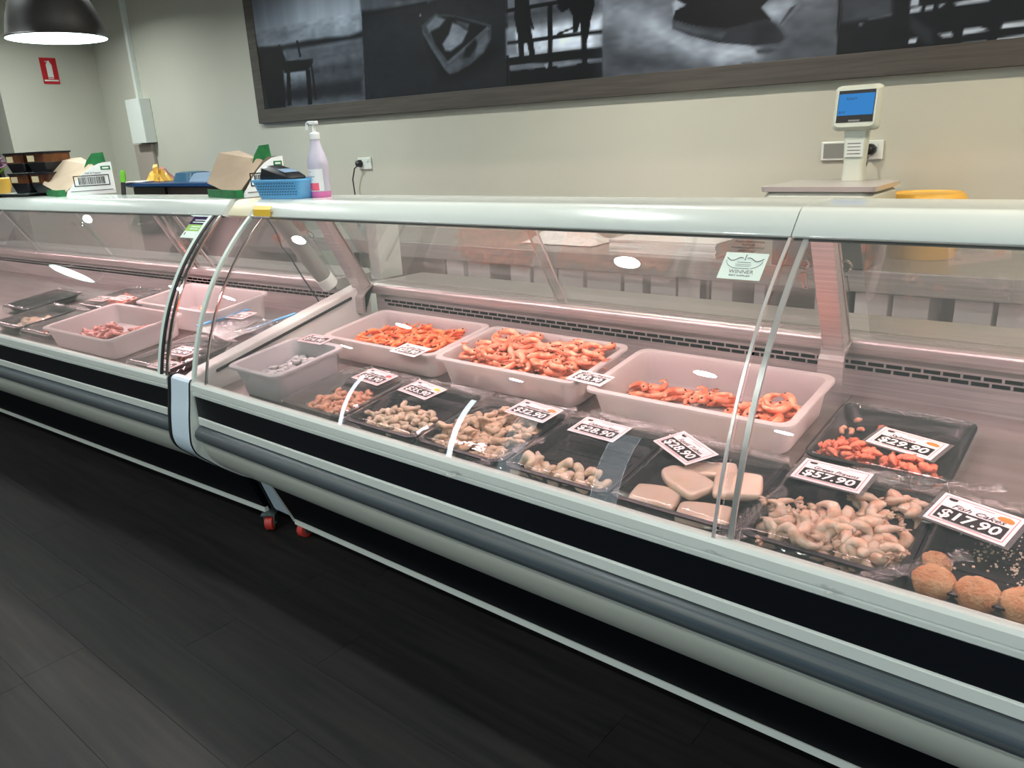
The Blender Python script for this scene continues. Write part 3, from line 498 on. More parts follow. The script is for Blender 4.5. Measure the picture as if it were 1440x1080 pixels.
def case(F, label, x0, x1, joints, name='display_case'):
    t = thing(name, label, 'display case', F, 'refrigerated seafood display cases'); t['group'] = 'refrigerated seafood display cases'
    P = lambda nm, g, m, **k: obj(nm, g, M_[m], t, **k)
    # front, from the floor up
    P('kick_panel', G().prism([(.185, .328), (.285, .098), (.30, .098), (.30, .328)], x0+.03, x1), 'kick')
    P('kick_strip', G().prism([(.283, .076), (.290, .074), (.300, .076), (.300, .096), (.283, .096)], x0+.03, x1), 'white')
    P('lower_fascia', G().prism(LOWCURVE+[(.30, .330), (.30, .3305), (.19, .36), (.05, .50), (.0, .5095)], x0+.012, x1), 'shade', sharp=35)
    P('bumper', G().prism([(.0, .5105), (-.016, .512), (-.028, .522), (-.033, .538), (-.028, .553), (-.016, .564), (.0, .5665)], x0+.023, x1), 'bumper', sharp=50)
    P('white_band', G().prism([(-.005, .567), (-.010, .571), (-.010, .594), (-.005, .5975), (.02, .5975), (.02, .567)], x0+.0215, x1), 'white')
    P('black_panel', G().box(x0+.019, x1, -.006, .02, .598, .6675), 'black')
    P('front_rail', G().prism([(-.006, .668), (-.009, .671), (-.009, .680), (-.006, .682), (-.006, .684), (-.010, .687), (-.009, .706), (-.004, .713), (.017, .712), (.020, .70), (.020, .66), (.02, .655), (.015, .655), (.015, .668)], x0+.0095, x1), 'white', sharp=30)
    if x0 < 0: P('end_flange', G().prism([(-.012, .70), (-.012, .56), (-.006, .51), (.012, .44), (.06, .38), (.17, .329), (.2, .36), (.05, .5), (.03, .70)], x0+.0095, x0+.021), 'white')
    # inside: front lip, deck, back riser, rear shelf
    P('deck_front_lip', G().prism([(.021, .700), (.023, .700), (.030, .655), (.066, .655), (.066, .653), (.028, .653)], x0+.01, x1-.01), 'steel')
    d0, d1 = .066, .82; z = lambda y: .66+.122*(y+1.175-1.235)
    for a, b in joints: P('deck_plate', G().prism([(d0, z(d0)), (d1, z(d1)), (d1, z(d1)-.012), (d0, z(d0)-.012)], a, b-.002), 'steel_dull')
    P('inner_tank', G().box(x0+.01, x1-.01, .14, .84, .40, .62).box(x0+.01, x1-.01, .30, 1.02, .10, .379), 'steel_dull')
    P('back_riser', G().prism([(.822, .62), (.812, .755), (.808, .868), (.82, .868), (.84, .62)], x0+.01, x1-.01), 'steel')
    P('rear_shelf', G().prism([(.79, .866), (.783, .869), (.780, .876), (.779, .895), (.781, .902), (.786, .907), (.794, .910), (.803, .910), (1.07, .905), (1.07, .866)], x0+.01, x1-.01), 'steel', sharp=30)
    P('shelf_track', G().box(x0+.02, x1-.02, .822, .828, .9085, .914).box(x0+.02, x1-.02, .842, .848, .9085, .914), 'chrome')
    P('rear_body', G().box(x0+.01, x1-.01, .85, 1.05, .10, .8675), 'white')
    gr = G(); n = int((x1-x0-.1)/.042)
    for k in range(n):
        a = x0+.06+k*.042
        gr.box(a, a+.036, .8075, .8095, .8352, .8440); gr.box(a+.018, a+.054, .8075, .8095, .8212, .8300)
    P('air_grille', gr, 'slot', kind='stuff')
    # curved glass, canopy, rear doors, struts: one set per module
    for a, b in joints:
        P('front_glass', G().sheet(GLASS, a+.006, b-.006, -.005), 'glass', sharp=60)
        P('canopy', G().prism(CAN, a+.001, b-.0015), 'canopy', sharp=32)
        P('canopy_seal', G().box(a+.004, b-.004, .306, .318, 1.2085, 1.2122), 'dark')
        mid = (a+b)/2
        for k, (p, q, dy) in enumerate(((a+.03, mid+.03, 0), (mid-.02, b-.04, .014))):
            dz = lambda zz: .805+dy-.593*(zz-.905)
            prof = [(dz(.912), .912), (dz(1.204), 1.204), (dz(1.204)+.004, 1.204), (dz(.912)+.004, .912)]
            dr = P('rear_door', G().prism(prof, p, q), 'rear_glass')
            e = p if k else q
            obj('door_edge', G().prism([(y-.001, zz) for y, zz in prof[:2]]+[(y+.001, zz) for y, zz in prof[2:]], e-.002, e+.002), M_['trim'], dr)
        for p in (b-.26+.152, b-.26+.25):
            ang = math.atan(.593)
            m = T((p, .805+.0-.593*(1.103-.905)-.004, 1.103)) @ Matrix.Rotation(ang, 4, 'X')
            g = G(); pts = [(.016*math.cos(q*math.pi/12), 0, .016*math.sin(q*math.pi/12)) for q in range(25)]; g.tube(pts, .0028, 6)
            P('finger_ring', g, 'chrome', mx=m)
            P('finger_slot', G().box(-.006, -.003, -.003, .0, -.075, -.032).box(.003, .006, -.003, 0, -.075, -.032).box(-.006, .006, -.003, 0, -.032, -.029).box(-.006, .006, -.003, 0, -.078, -.075), 'chrome', mx=m)
    for a, b in joints[:-1]:
        P('seam_trim', G().sheet([(y-.007, zz) for y, zz in GLASS], b-.003, b+.003, -.004), 'trim', sharp=60)
        P('seam_trim', G().sheet([(y+.006, zz) for y, zz in GLASS], b+.022, b+.032, -.006), 'trim', sharp=60)
    return t
def strut(t, x, w=.052, m='steel'):
    o = obj('strut', G().prism([(.775, .905), (.735, .885), (.575, 1.205), (.600, 1.205)], x-w/2, x+w/2), M_[m], t, bevel=.002)
    obj('strut_edge', G().prism([(.774, .905), (.779, .905), (.606, 1.205), (.601, 1.205)], x-w/2, x+w/2+.004), M_['chrome'], o)
    obj('strut_foot', G().prism([(.72, .862), (.784, .905), (.77, .9), (.735, .885), (.73, .80), (.72, .80)], x-w/2-.004, x+w/2+.006), M_['steel'], o)
def end_wall(t, x0, x1):
    obj('end_wall', G().prism([(.012, .62), (.012, .716), (.06, .738), (.76, .902), (.80, .905), (.80, .62)], x0, x1), M_['white'], t, bevel=.006)
    obj('end_seal', G().prism([(.10, .728), (.70, .866), (.70, .857), (.10, .719)], x1, x1+.006), M_['dark'], t)
right = case(FR, 'near white curved-glass seafood case running to the right edge of the picture', 0, 3.68, [(0, 1.836), (1.836, 3.68)])
strut(right, 1.80); strut(right, -.025+.02, .06); strut(right, 3.6)
end_wall(right, -.075, -.012)
EDGE = [(gy(zz)-.004, zz) for zz in GZ]
obj('glass_end_trim', G().sheet(EDGE, -.002, .013, -.010), M_['mint'], right, sharp=60)
obj('glass_end_trim', G().sheet([(y-.002, zz) for y, zz in GLASS], .078, .084, -.006), M_['chrome'], right, sharp=60)
obj('glass_end_trim', G().sheet([(y+.001, zz) for y, zz in GLASS], .072, .0775, -.004), M_['dark'], right, sharp=60)
# white end cap between the cases: bulging front then a slanting leg
capo = [(.02, .722), (-.002, .722), (-.010, .712)]+spline([(-.014, .69), (-.022, .645), (-.032, .595), (-.039, .545), (-.041, .505), (-.028, .468), (.005, .432), (.052, .386), (.110, .338), (.170, .298), (.225, .266)], 3)+[(.238, .256), (.250, .235), (.297, .088), (.345, .080), (.40, .10), (.40, .36), (.12, .46), (.06, .62)]
obj('end_cap', G().prism(capo, -.123, .004), M_['blue_white'], right, bevel=.014)
gk = [(y-.002 if y < .3 else y, zz) for y, zz in capo]
obj('end_cap_gasket', G().prism(gk, .0045, .0088), M_['dark'], right)
obj('end_cap_flange', G().prism([(y+(.002 if y < .3 else 0), zz) for y, zz in capo], .0089, .0128), M_['white'], right)
obj('end_cap_gasket', G().prism(gk, -.133, -.1235), M_['dark'], right)
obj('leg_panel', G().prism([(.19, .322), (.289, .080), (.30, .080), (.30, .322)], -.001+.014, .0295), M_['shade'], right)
obj('corner_post', G().box(-.07, -.01, .86, .98, .906, 1.205), M_['white'], right, bevel=.004)
obj('canopy_filler', G().prism([(y+.002, zz-.002) for y, zz in CAN], -.135, -.002), M_['cream'], right, sharp=32)
obj('canopy_sticker', G().sheet([(.2965, 1.2185), (.2985, 1.240), (.308, 1.251)], .036, .135, -.001), M_['yellowprint'], right)
obj('canopy_sticker', G().sheet([(.300, 1.2135), (.2962, 1.218)], .020, .125, -.001), M_['paper'], right)
# caster wheels
def caster(x, y, yaw, label):
    t = thing('caster_wheel', label, 'caster', T((x, y, 0)) @ RZ(yaw))
    obj('wheel', G().lathe([(0, -.017), (.024, -.017), (.030, -.013), (.030, .013), (.024, .017), (0, .017)], 24, T((0, 0, .0302)) @ RY(90)), M_['orangewheel'], t, sharp=50)
    f = G(); 
    for s in (-1, 1): f.prism([(-.016, .022), (.012, .018), (.030, .066), (-.010, .066)], s*.0195-.0015, s*.0195+.0015)
    obj('fork', f, M_['zinc'], t); obj('axle', G().tube([(-.024, 0, .0302), (.024, 0, .0302)], .005, 8), M_['zinc'], t)
    obj('top_plate', G().box(-.028, .028, -.022, .036, .0665, .0715).lathe([(.022, .0718), (.022, .078)], 16, T((0, .008, 0))), M_['zinc'], t)
caster(-2.352, 1.505, 8, 'red caster wheel under the left end of the near case')
caster(-2.515, 1.462, 38, 'red caster wheel under the slanting white end leg between the cases')
obj('end_panel', G().prism([p for p in capo if p[0] < .34][:-1]+[(1.05, .10), (1.07, .905), (.80, .91), (.06, .72)], 3.682, 3.74), M_['white'], right, bevel=.006)
left = case(FL, 'far white curved-glass seafood case at the left, bent slightly towards the shop', -3.68, 0, [(-3.68, -1.84), (-1.84, 0)])
strut(left, -3.6)
obj('glass_end_trim', G().sheet(EDGE, -.072, -.056, -.006), M_['mint'], left, sharp=60)
obj('glass_end_trim', G().sheet(EDGE, -.0555, -.044, -.006), M_['dark'], left, sharp=60)
obj('glass_end_trim', G().sheet(EDGE, -.016, -.004, -.006), M_['chrome'], left, sharp=60)
obj('glass_end_trim', G().sheet(EDGE, -.0215, -.0165, -.005), M_['dark'], left, sharp=60)
obj('strut_cover', G().tube([(-.03, .55, 1.19), (-.03, .735, .93)], .034, 20), M_['grey'], left, sharp=50)  # grey tubular cover over the end strut, gives no light
obj('strut_cover_cap', G().tube([(-.03, .736, .929), (-.03, .765, .888), (-.03, .772, .880)], .03, 20, rs=[.036, .036, .022]), M_['white'], left, sharp=50)
obj('end_panel', G().prism([p for p in capo if p[0] < .34][:-1]+[(1.05, .10), (1.07, .905), (.80, .91), (.06, .72)], -3.74, -3.682), M_['white'], left, bevel=.006)
obj('support_bar', G().prism([(.775, .912), (.765, .905), (.600, 1.205), (.612, 1.205)], -.985, -.96), M_['chrome'], left)
obj('support_bar', G().prism([(.770, .912), (.760, .905), (.595, 1.205), (.607, 1.205)], -1.02, -1.005), M_['steel'], left)
t = thing('hanging_cable', 'thin dark cable hanging inside the glass at the end of the far case', 'cable', T((-2.56, 1.66, 1.2)))
obj('flex', G().tube([(0, 0, 0), (.01, .03, -.06), (-.005, .06, -.13), (.02, .07, -.16), (.03, .11, -.25), (.05, .15, -.34), (.075, .165, -.41)], .0028, 6), M_['blackplastic'], t)
# stickers on the glass
def on_glass(x, z, F=FR):
    y = gy(z)-.0008; d = (gy(z+.01)-gy(z-.01))/.02; a = math.atan(d)
    return F @ T((x, y, z)) @ Matrix.Rotation(math.radians(90)-a, 4, 'X')
t = thing('glass_sticker', 'pale mint WINNER award sticker on the curved glass beside the seam', 'sticker', on_glass(-.604+2.37, 1.165))
obj('vinyl', G().box(-.043, .043, -.032, .031, 0, .0006), M_['mint'], t)
text('award_text', 'WINNER', .0115, M_['inkgrey'], t, T((-.024, -.0175, .0008)), width=.050)
text('award_line', 'BEST SUPPLIER', .005, M_['inkgrey'], t, T((-.021, -.0245, .0008)), width=.042)
wv = G()
for s in (-1, 1):
    wv.tube([(s*q, .0155+.004*math.sin(q*190), .001) for q in [.004+.003*k for k in range(12)]], .0009, 4)
    wv.tube([(s*(.038-.0)*math.cos(a)*.95, .012-.020*math.sin(a), .001) for a in [k*.14 for k in range(9)]], .0005, 4)
wv.tube([(0, .014, .001), (0, .027, .001)], .0009, 4); wv.box(-.014, .014, .0080, .0090, .0007, .001); wv.box(-.016, .016, .0030, .0038, .0007, .001); wv.box(-.015, .015, -.001, -.0003, .0007, .001); wv.box(-.017, .014, -.0065, -.0052, .0007, .001)
obj('emblem', wv, M_['inkgrey'], t)
t = thing('glass_lettering', 'small dark vinyl lettering on the curved glass above the award sticker', 'lettering', on_glass(-.604+2.37, 1.1985))
for k, s in enumerate(('FRESH FISH RETAIL', 'SUPPLIER', 'NORMANVILLE SEAFOOD', 'CHAMPION')):
    w = (.060, .026, .066, .034)[k]; text('lettering_line', s, .0060, M_['ink'], t, T((-w/2-.006, .0085-.0075*k, 0)), width=w)
t = thing('glass_sticker', 'purple, lime and white certificate sticker on the far case glass end', 'sticker', on_glass(-.108, 1.178, FL))
obj('purple_part', G().box(-.052, .052, .012, .048, 0, .0006), M_['purple'], t); obj('lime_part', G().box(-.052, .052, -.018, .0118, 0, .0006), M_['limeprint'], t); obj('white_part', G().box(-.052, .052, -.048, -.0182, 0, .0006), M_['mint'], t)
obj('print_line', G().box(-.03, .034, .030, .0335, .0007, .001).box(-.036, .034, .020, .024, .0007, .001).box(-.028, .026, .0, .004, .0007, .001).box(-.028, .022, -.010, -.006, .0007, .001), M_['mint'], t)
obj('print_mark', G().box(-.042, -.036, -.036, -.024, .0007, .001).box(.034, .040, -.036, -.024, .0007, .001), M_['ink'], t)
# ---------------------------------------------------------------- trays, tubs, film, price cards
IL = FL.inverted()
def deckL(X, Y, off=0.0, yaw=0):
    p = IL @ Vector((X, Y, 0)); return deck(p.x, p.y, off, yaw, FL)
def tub(mx, w, d, h, label, m='tub', group=None, taper=.05):
    t = thing('tub', label, 'tub', mx, group)
    a, b = w-taper, d-taper
    obj('tub_body', G().rr([(a-.02, b-.02, 0, .03), (a, b, .006, .035), (w-.028, d-.028, h-.008, .03), (w, d, h-.007, .032), (w, d, h, .032), (w-.006, d-.006, h+.002, .03), (w-.036, d-.036, h, .026), (a-.012, b-.012, .010, .026), (a-.03, b-.03, .006, .02)], seg=5), M_[m], t, sharp=38)
    return t
TR = G().rr([(.215, .215, 0, .03), (.24, .24, .003, .035), (.272, .272, .030, .032), (.288, .288, .032, .03), (.288, .288, .036, .03), (.268, .268, .037, .028), (.236, .236, .008, .03), (.21, .21, .005, .028)], seg=5).mesh(); TR.polygons.foreach_set('use_smooth', [True]*len(TR.polygons)); TR.set_sharp_from_angle(angle=math.radians(38)); TR.materials.append(M_['tray'])
RIBM = G()
for k in range(4): RIBM.box(-.1, .1, -.078+k*.052-.008, -.078+k*.052+.008, .0052, .0070)
RIBM = RIBM.mesh(); RIBM.materials.append(M_['tray'])
def film_mesh(seed, dome=.006, w=.296, nx=26):
    r = np.random.RandomState(seed); v = []; f = []; ph = r.rand(6)*6
    for i in range(nx+1):
        for j in range(nx+1):
            u = -w/2+w*i/nx; q = -w/2+w*j/nx
            e = max(abs(u), abs(q))/(w/2)
            z = .0395+dome*(1-(2*u/w)**2)*(1-(2*q/w)**2)
            z += .0009*math.sin(u*60+ph[0]+q*25)*e*e+.0003*math.sin(q*80+ph[1]-u*40)
            if e > .93: z -= (e-.93)/.07*.026-.002*r.rand()
            v.append((u+.001*r.randn(), q+.001*r.randn(), z))
    for i in range(nx):
        for j in range(nx): a = i*(nx+1)+j; f.append((a, a+nx+1, a+nx+2, a+1))
    return raw(v, f, True)
def crease_mesh(seed, L=.27, w=.035, side=0):
    r = np.random.RandomState(seed); v = []; f = []; n = 34
    for i in range(n+1):
        for j in range(6):
            v.append((-L/2+L*i/n+.003*r.randn(), (j/5-.5)*w*(1+.25*r.randn()), .0045*r.rand()+(.004 if j in (2, 3) else 0)))
    for i in range(n):
        for j in range(5): a = i*6+j; f.append((a, a+6, a+7, a+1))
    return raw(v, f)
def tray(mx, label, seed, dome=.006, clear_tray=False, creases=((0, .150, 0),), group=None):
    t = thing('tray', label, 'tray', mx, group)
    b = obj('tray_body', TR if not clear_tray else TR.copy(), None, t)
    if clear_tray: b.data.materials.clear(); b.data.materials.append(M_['tray_clear'])
    obj('ribbed_base', RIBM, None, t)
    obj('film', film_mesh(seed, dome), M_['film'], t)
    for k, (x, y, a) in enumerate(creases):
        obj('film_crease', crease_mesh(seed*7+k), M_['filmc'], t, T((x, y, .034)) @ RZ(a))
    return t
def card(mx, price, name, label, pic=None, logo='ink', w=.135, h=.083, ital=.15, sleeve=False):
    t = thing('price_card', label, 'price card', mx)
    if sleeve: obj('sleeve', G().box(-w/2-.008, w/2+.008, -h/2-.004, h/2+.004, -.0004, .0004), M_['tray_clear'], t)
    obj('card', G().box(-w/2, w/2, -h/2, h/2, .0006, .0018), M_['card'], t)
    bl = G(); i = .006
    for a, b in ((i, .0012),):
        bl.box(-w/2+a, w/2-a, -h/2+a, -h/2+a+b, .0019, .0022); bl.box(-w/2+a, w/2-a, h/2-a-b, h/2-a, .0019, .0022)
        bl.box(-w/2+a, -w/2+a+b, -h/2+a+b, h/2-a-b, .0019, .0022); bl.box(w/2-a-b, w/2-a, -h/2+a+b, h/2-a-b, .0019, .0022)
    obj('border_line', bl, M_['inkred'], t)
    obj('price_panel', G().box(-w/2+.011, w/2-.011, -h/2+.012, -h/2+.046, .0019, .0022), M_['ink'], t)
    text('price_text', price, .033, M_['paper'], t, T((-w/2+.015, -h/2+.0175, .0023)), width=w-.034, bold=.0007, shear=.1)
    if name: text('name_text', name, .0155, M_['ink'], t, T((-w/2+.026, -h/2+.0490, .0021)), width=min(.088, .0088*len(name)), shear=.35, bold=.0001)
    obj('logo_mark', G().box(-w/2+.013, -w/2+.028, h/2-.016, h/2-.010, .0019, .0022).box(-w/2+.016, -w/2+.025, h/2-.0175, h/2-.0162, .0019, .0022), M_[logo], t)
    obj('print_line', G().box(-.012, .022, h/2-.0135, h/2-.0122, .0019, .0021).box(-w/2+.03, w/2-.04, -h/2+.0095, -h/2+.0108, .0019, .0021), M_['inkgrey'], t)
    if pic:
        g = G().lathe([(0, 0), (.010, 0), (.010, .0003), (0, .0003)], 10, T((w/2-.025, h/2-.019, .0019)) @ Matrix.Scale(1.3, 4, (1, 0, 0)) @ Matrix.Scale(.7, 4, (0, 1, 0)))
        g.lathe([(0, 0), (.006, 0), (.006, .0003), (0, .0003)], 8, T((w/2-.016, h/2-.021, .0020)))
        obj('printed_picture', g, M_[pic], t)
    return t
# ---------------------------------------------------------------- seafood shapes
def curl(arc, R, rs, k=8, flat=1.0, noise=.0, seed=0, squash_end=None, lift=0.0):
    r = np.random.RandomState(seed); n = len(rs); pts = []
    for i in range(n):
        a = math.radians(-arc/2+arc*i/(n-1)); pts.append((R*math.sin(a), R*math.cos(a)-R*math.cos(math.radians(arc/2))*.5-.3*R, lift*math.sin(i*1.3+seed)))
    g = G(); g.tube(pts, 1, k, rs=[q*(1+noise*r.randn()) for q in rs], flat=flat)
    if noise: g.v = [(x+noise*.5*rs[n//2]*r.randn(), y+noise*.5*rs[n//2]*r.randn(), z+noise*.5*rs[n//2]*r.randn()) for x, y, z in g.v]
    return g, pts
def fan(g, p, q, size, z=0):
    d = (Vector(p)-Vector(q)).normalized(); s = Vector((-d.y, d.x, 0))
    for a in (-.7, -.05, .6):
        e = (d*math.cos(a)+s*math.sin(a)); w = Vector((-e.y, e.x, 0))*size*.28; b = Vector(p)
        g.add([b-w*.3+Vector((0, 0, .001)), b+w*.3+Vector((0, 0, .001)), b+e*size*.7+w+Vector((0, 0, .0015)), b+e*size, b+e*size*.7-w+Vector((0, 0, .0015)), b+e*size*.4-Vector((0, 0, .0015))],
              [(0, 1, 2, 3, 4), (0, 5, 1), (1, 5, 2), (2, 5, 3), (3, 5, 4), (4, 5, 0)])
def prawn_mesh(seed, arc=165, R=.030, sc=1.0):
    rs = [.0012, .0045, .0085, .0098, .0100, .0088, .0096, .0082, .0090, .0076, .0082, .0066, .0070, .0054, .0056, .0042, .0034]
    rs = [q*sc*1.14 for q in rs]; R *= sc
    g, pts = curl(arc, R, rs, 9, flat=.92, noise=.02, seed=seed)
    fan(g, pts[-1], pts[-3], .021*sc)
    c = Vector((0, -.3*R, 0))
    for i in range(5, 14):                      # swimming legs along the inside of the curl
        p = Vector(pts[i]); d = (c-p).normalized(); L = (.007 if i > 6 else .011)*sc
        for zz in (-.003, .003):
            a = p+d*rs[i]*.8+Vector((0, 0, zz*sc)); s = Vector((-d.y, d.x, 0))*.0011*sc; e = a+d*L-s*3+Vector((0, 0, zz*.6))
            g.add([a-s, a+s, e, a+Vector((0, 0, .0015))], [(0, 1, 2), (0, 3, 1), (1, 3, 2), (2, 3, 0)])
    for zz in (-.002, .003):                    # feelers
        p = Vector(pts[1]); q = Vector(pts[0])-Vector(pts[2]); q.normalize()
        g.tube([p+Vector((0, 0, zz)), p+q*.012*sc+Vector((0, 0, zz*2)), p+q*.02*sc+Vector((.004, .004, zz))], .0007*sc, 4)
    me = g.mesh(True)
    e1 = Vector(pts[2])+Vector((0, 0, .0072*sc)); e2 = Vector(pts[2])+Vector((0, 0, -.0072*sc))
    return me, e1, e2
def heap(n, region, protos, F, cat, name, label, group, th, rf, base=.008, W=.30, D=.30, seed=1, tilt=18, yawf=None, zmax=.2, frac=.55, m=None, eyes=None, scl=(.9, 1.1)):
    """lets pieces fall one after another onto a height map of the tray floor"""
    r = random.Random(seed); res = .005; nx, ny = int(W/res)+2, int(D/res)+2; H = np.full((nx, ny), base)
    gx = (np.arange(nx)*res-W/2)[:, None]; gy_ = (np.arange(ny)*res-D/2)[None, :]
    out = []
    for i in range(n):
        best = None
        for _ in range(6):
            u, v = region(r)
            mk = ((gx-u)**2+(gy_-v)**2) < rf*rf
            if not mk.any(): continue
            hh = H[mk]; z = float(np.quantile(hh, frac))
            if best is None or z < best[2]: best = (u, v, z, mk)
        if best is None: continue
        u, v, z, mk = best
        if z+th > zmax: continue
        H[mk] = np.maximum(H[mk], z+th*.8)
        k = r.randrange(len(protos)); p = protos[k]; s = r.uniform(*scl)
        mx = F @ T((u, v, z+th*.5)) @ RZ(yawf(r, u, v) if yawf else r.uniform(0, 360)) @ RX(r.gauss(0, tilt)+(180 if r.random() < .5 else 0)) @ RY(r.gauss(0, tilt)) @ Matrix.Scale(s, 4)
        me = p[0] if isinstance(p, tuple) else p
        o = bpy.data.objects.new(name, me); COL.objects.link(o); o.matrix_world = mx; tag(o, label, cat, group)
        if eyes and isinstance(p, tuple):
            for e in (p[1], p[2]):
                q = bpy.data.objects.new('eye', EYE); COL.objects.link(q); q.parent = o; q.matrix_local = T(e)
        out.append(o)
    return out
EYE = G().lathe([(0, -.0034), (.0028, -.002), (.0036, 0), (.0028, .002), (0, .0034)], 6).mesh(True); EYE.materials.append(M_['eye'])
def ell(cx, cy, rx, ry, pw=.5):
    def f(r):
        a = r.uniform(0, 2*math.pi); q = r.random()**pw; return cx+rx*q*math.cos(a), cy+ry*q*math.sin(a)
    return f
def rect(x0, x1, y0, y1): return lambda r: (r.uniform(x0, x1), r.uniform(y0, y1))
def either(*fs): return lambda r: fs[r.randrange(len(fs))](r)
def setm(me, m): me.materials.append(M_[m]); return me
# -- the three tubs of cooked prawns
TH = .092
F1 = deck(-1.930, 1.742); F2 = deck(-1.387, 1.738); F3 = deck(-.812, 1.728)
tub(F1, .545, .30, TH, 'white tub of small bright orange cooked prawns, nearest the joint of the cases')
tub(F2, .530, .30, TH, 'middle white tub heaped full of whole cooked prawns')
tub(F3, .545, .31, TH, 'mostly empty white tub with a few curled cooked prawns behind the glass seam')
pv = [prawn_mesh(s, arc, R) for s, arc, R in ((1, 150, .034), (2, 110, .044), (3, 185, .028), (4, 80, .058), (5, 165, .031))]
for p in pv: setm(p[0], 'prawn')
ps = [prawn_mesh(s+10, arc, R, .80) for s, arc, R in ((1, 170, .030), (2, 200, .027), (3, 140, .034))]
for p in ps: setm(p[0], 'prawn_deep')
heap(250, either(rect(-.195, .212, -.082, .09), rect(-.15, .19, -.08, .088), ell(.03, .0, .16, .07)), pv, F2, 'prawn', 'cooked_prawn', 'whole cooked prawn with black eyes heaped in the middle white tub', 'cooked prawns in the middle tub', .017, .024, W=.48, D=.25, seed=3, eyes=True, zmax=.108, frac=.66, base=.022, tilt=9, yawf=lambda r, u, v: r.choice((15, 195, 345, 165))+r.gauss(0, 28))
heap(230, either(rect(-.15, .20, -.085, .05), rect(-.08, .20, -.085, .085)), ps, F1, 'prawn', 'cooked_prawn', 'small bright orange cooked prawn in the tub nearest the case joint', 'cooked prawns in the tub nearest the joint', .015, .020, W=.49, D=.25, seed=5, eyes=True, zmax=.085, frac=.66, base=.022, tilt=10)
heap(1, rect(-.205, -.2, -.09, -.08), ps, F1, 'prawn', 'cooked_prawn', 'single stray orange prawn in the front corner of the tub nearest the case joint', None, .015, .02, W=.49, D=.25, seed=2)
heap(13, either(ell(-.150, .03, .07, .045), rect(-.20, -.09, -.01, .07)), [pv[0], pv[2], pv[4]], F3, 'prawn', 'cooked_prawn', 'curled cooked prawn in the left clump of the mostly empty white tub', 'left clump of prawns in the mostly empty tub', .017, .026, tilt=8, W=.49, D=.26, seed=7, eyes=True)
heap(9, ell(-.015, .045, .055, .03), [pv[0], pv[2], pv[4]], F3, 'prawn', 'cooked_prawn', 'curled cooked prawn in the middle clump of the mostly empty white tub', 'middle clump of prawns in the mostly empty tub', .017, .026, tilt=8, W=.49, D=.26, seed=8, eyes=True)
heap(30, either(rect(.07, .20, -.078, .05), ell(.15, .02, .05, .055)), [pv[0], pv[2], pv[4]], F3, 'prawn', 'cooked_prawn', 'curled cooked prawn in the right-hand pile of the mostly empty white tub', 'right-hand pile of prawns in the mostly empty tub', .017, .026, tilt=8, W=.49, D=.26, seed=9, eyes=True)
# -- small frosted tub
FS = deck(-2.118, 1.392)
tub(FS, .272, .285, .106, 'small frosted tub of ice and shells at the corner by the case joint', 'frost', taper=.05)
shell = setm(G().rr([(.01, .01, -.006, .004), (.024, .03, -.003, .008), (.026, .032, .002, .008), (.012, .014, .007, .005)]).mesh(True), 'ice')
heap(60, rect(-.09, .09, -.10, .11), [shell], FS, 'shellfish', 'shellfish_piece', 'pale wet shellfish piece lying in the small frosted tub', 'pale pieces in the small frosted tub', .012, .014, W=.22, D=.23, seed=4, base=.046)
darkshell = shell.copy(); darkshell.materials.clear(); darkshell.materials.append(M_['ink'])
heap(3, rect(-.02, .07, -.07, .06), [darkshell], FS, 'shellfish', 'shellfish_piece', 'black shell piece among the pale ones in the small frosted tub', 'black pieces in the small frosted tub', .008, .012, base=.03, W=.2, D=.22, seed=6)
# -- front row of trays
FA, FB, FC, FD, FE, FF = [deck(x, 1.388) for x in (-1.838, -1.535, -1.243, -.950, -.660, -.375)]
FG = deck(-.375, 1.722); FH = deck(-.085, 1.388)
BK = ((0, .155, 0),)
tray(FA, 'smoky see-through tray with pink peeled prawn meat under film', 1, clear_tray=True, creases=((.05, .15, 0),))
tray(FB, 'black film-covered tray with a mound of cream scallop-like pieces', 2, .010, creases=((.03, .155, 0),))
tray(FC, 'black film-covered tray filled with floured tan seafood strips', 3, .016, creases=((.02, .155, 2), (.115, -.12, 70)))
tray(FD, 'black film-covered tray with one row of pale calamari along its front', 4, creases=((0, .155, 0), (.03, .170, -4)))
tray(FE, 'black film-covered tray holding five flat squid tubes at the glass seam', 5, .010, creases=((0, .155, 0), (.144, -.09, 84)))
tray(FF, 'black film-covered tray of raw green prawns right of the glass seam', 6, .012, creases=((0, .155, 0), (.13, -.125, 50)))
tray(FG, 'black film-covered tray of red salmon trimmings in the back row', 7, creases=((0, .135, -2), (.10, -.145, 8)))
tray(FH, 'black crumb-dusted tray of round fish cakes at the right edge', 8, .012, creases=((0, .155, 0),))
rs8 = lambda a, b, n=9: [a*.55+(b-a*.55)*math.sin(math.pi*i/(n-1))**.6 for i in range(n)]
mt = [setm(curl(150, .011, rs8(.004, .0078), 7, noise=.05, seed=s)[0].mesh(True), 'meat') for s in range(4)]
heap(90, either(ell(.005, -.06, .075, .055), rect(-.05, .11, -.11, .02), ell(.07, .01, .055, .035)), mt, FA, 'prawn', 'peeled_prawn', 'small pink peeled prawn in the smoky see-through tray', 'peeled prawns in the see-through tray', .011, .012, seed=11, zmax=.042)
pal = [setm(curl(a, .013, rs8(.005, .0085), 8, flat=.85, noise=.09, seed=s)[0].mesh(True), 'pale') for s, a in enumerate((190, 120, 230, 60))]
heap(80, either(ell(0, -.055, .115, .062), ell(.0, -.04, .06, .06)), pal, FB, 'scallop', 'scallop_piece', 'cream scallop-like piece in the mound of the second black tray from the joint', 'cream pieces in the mound tray', .013, .014, seed=12, zmax=.052)
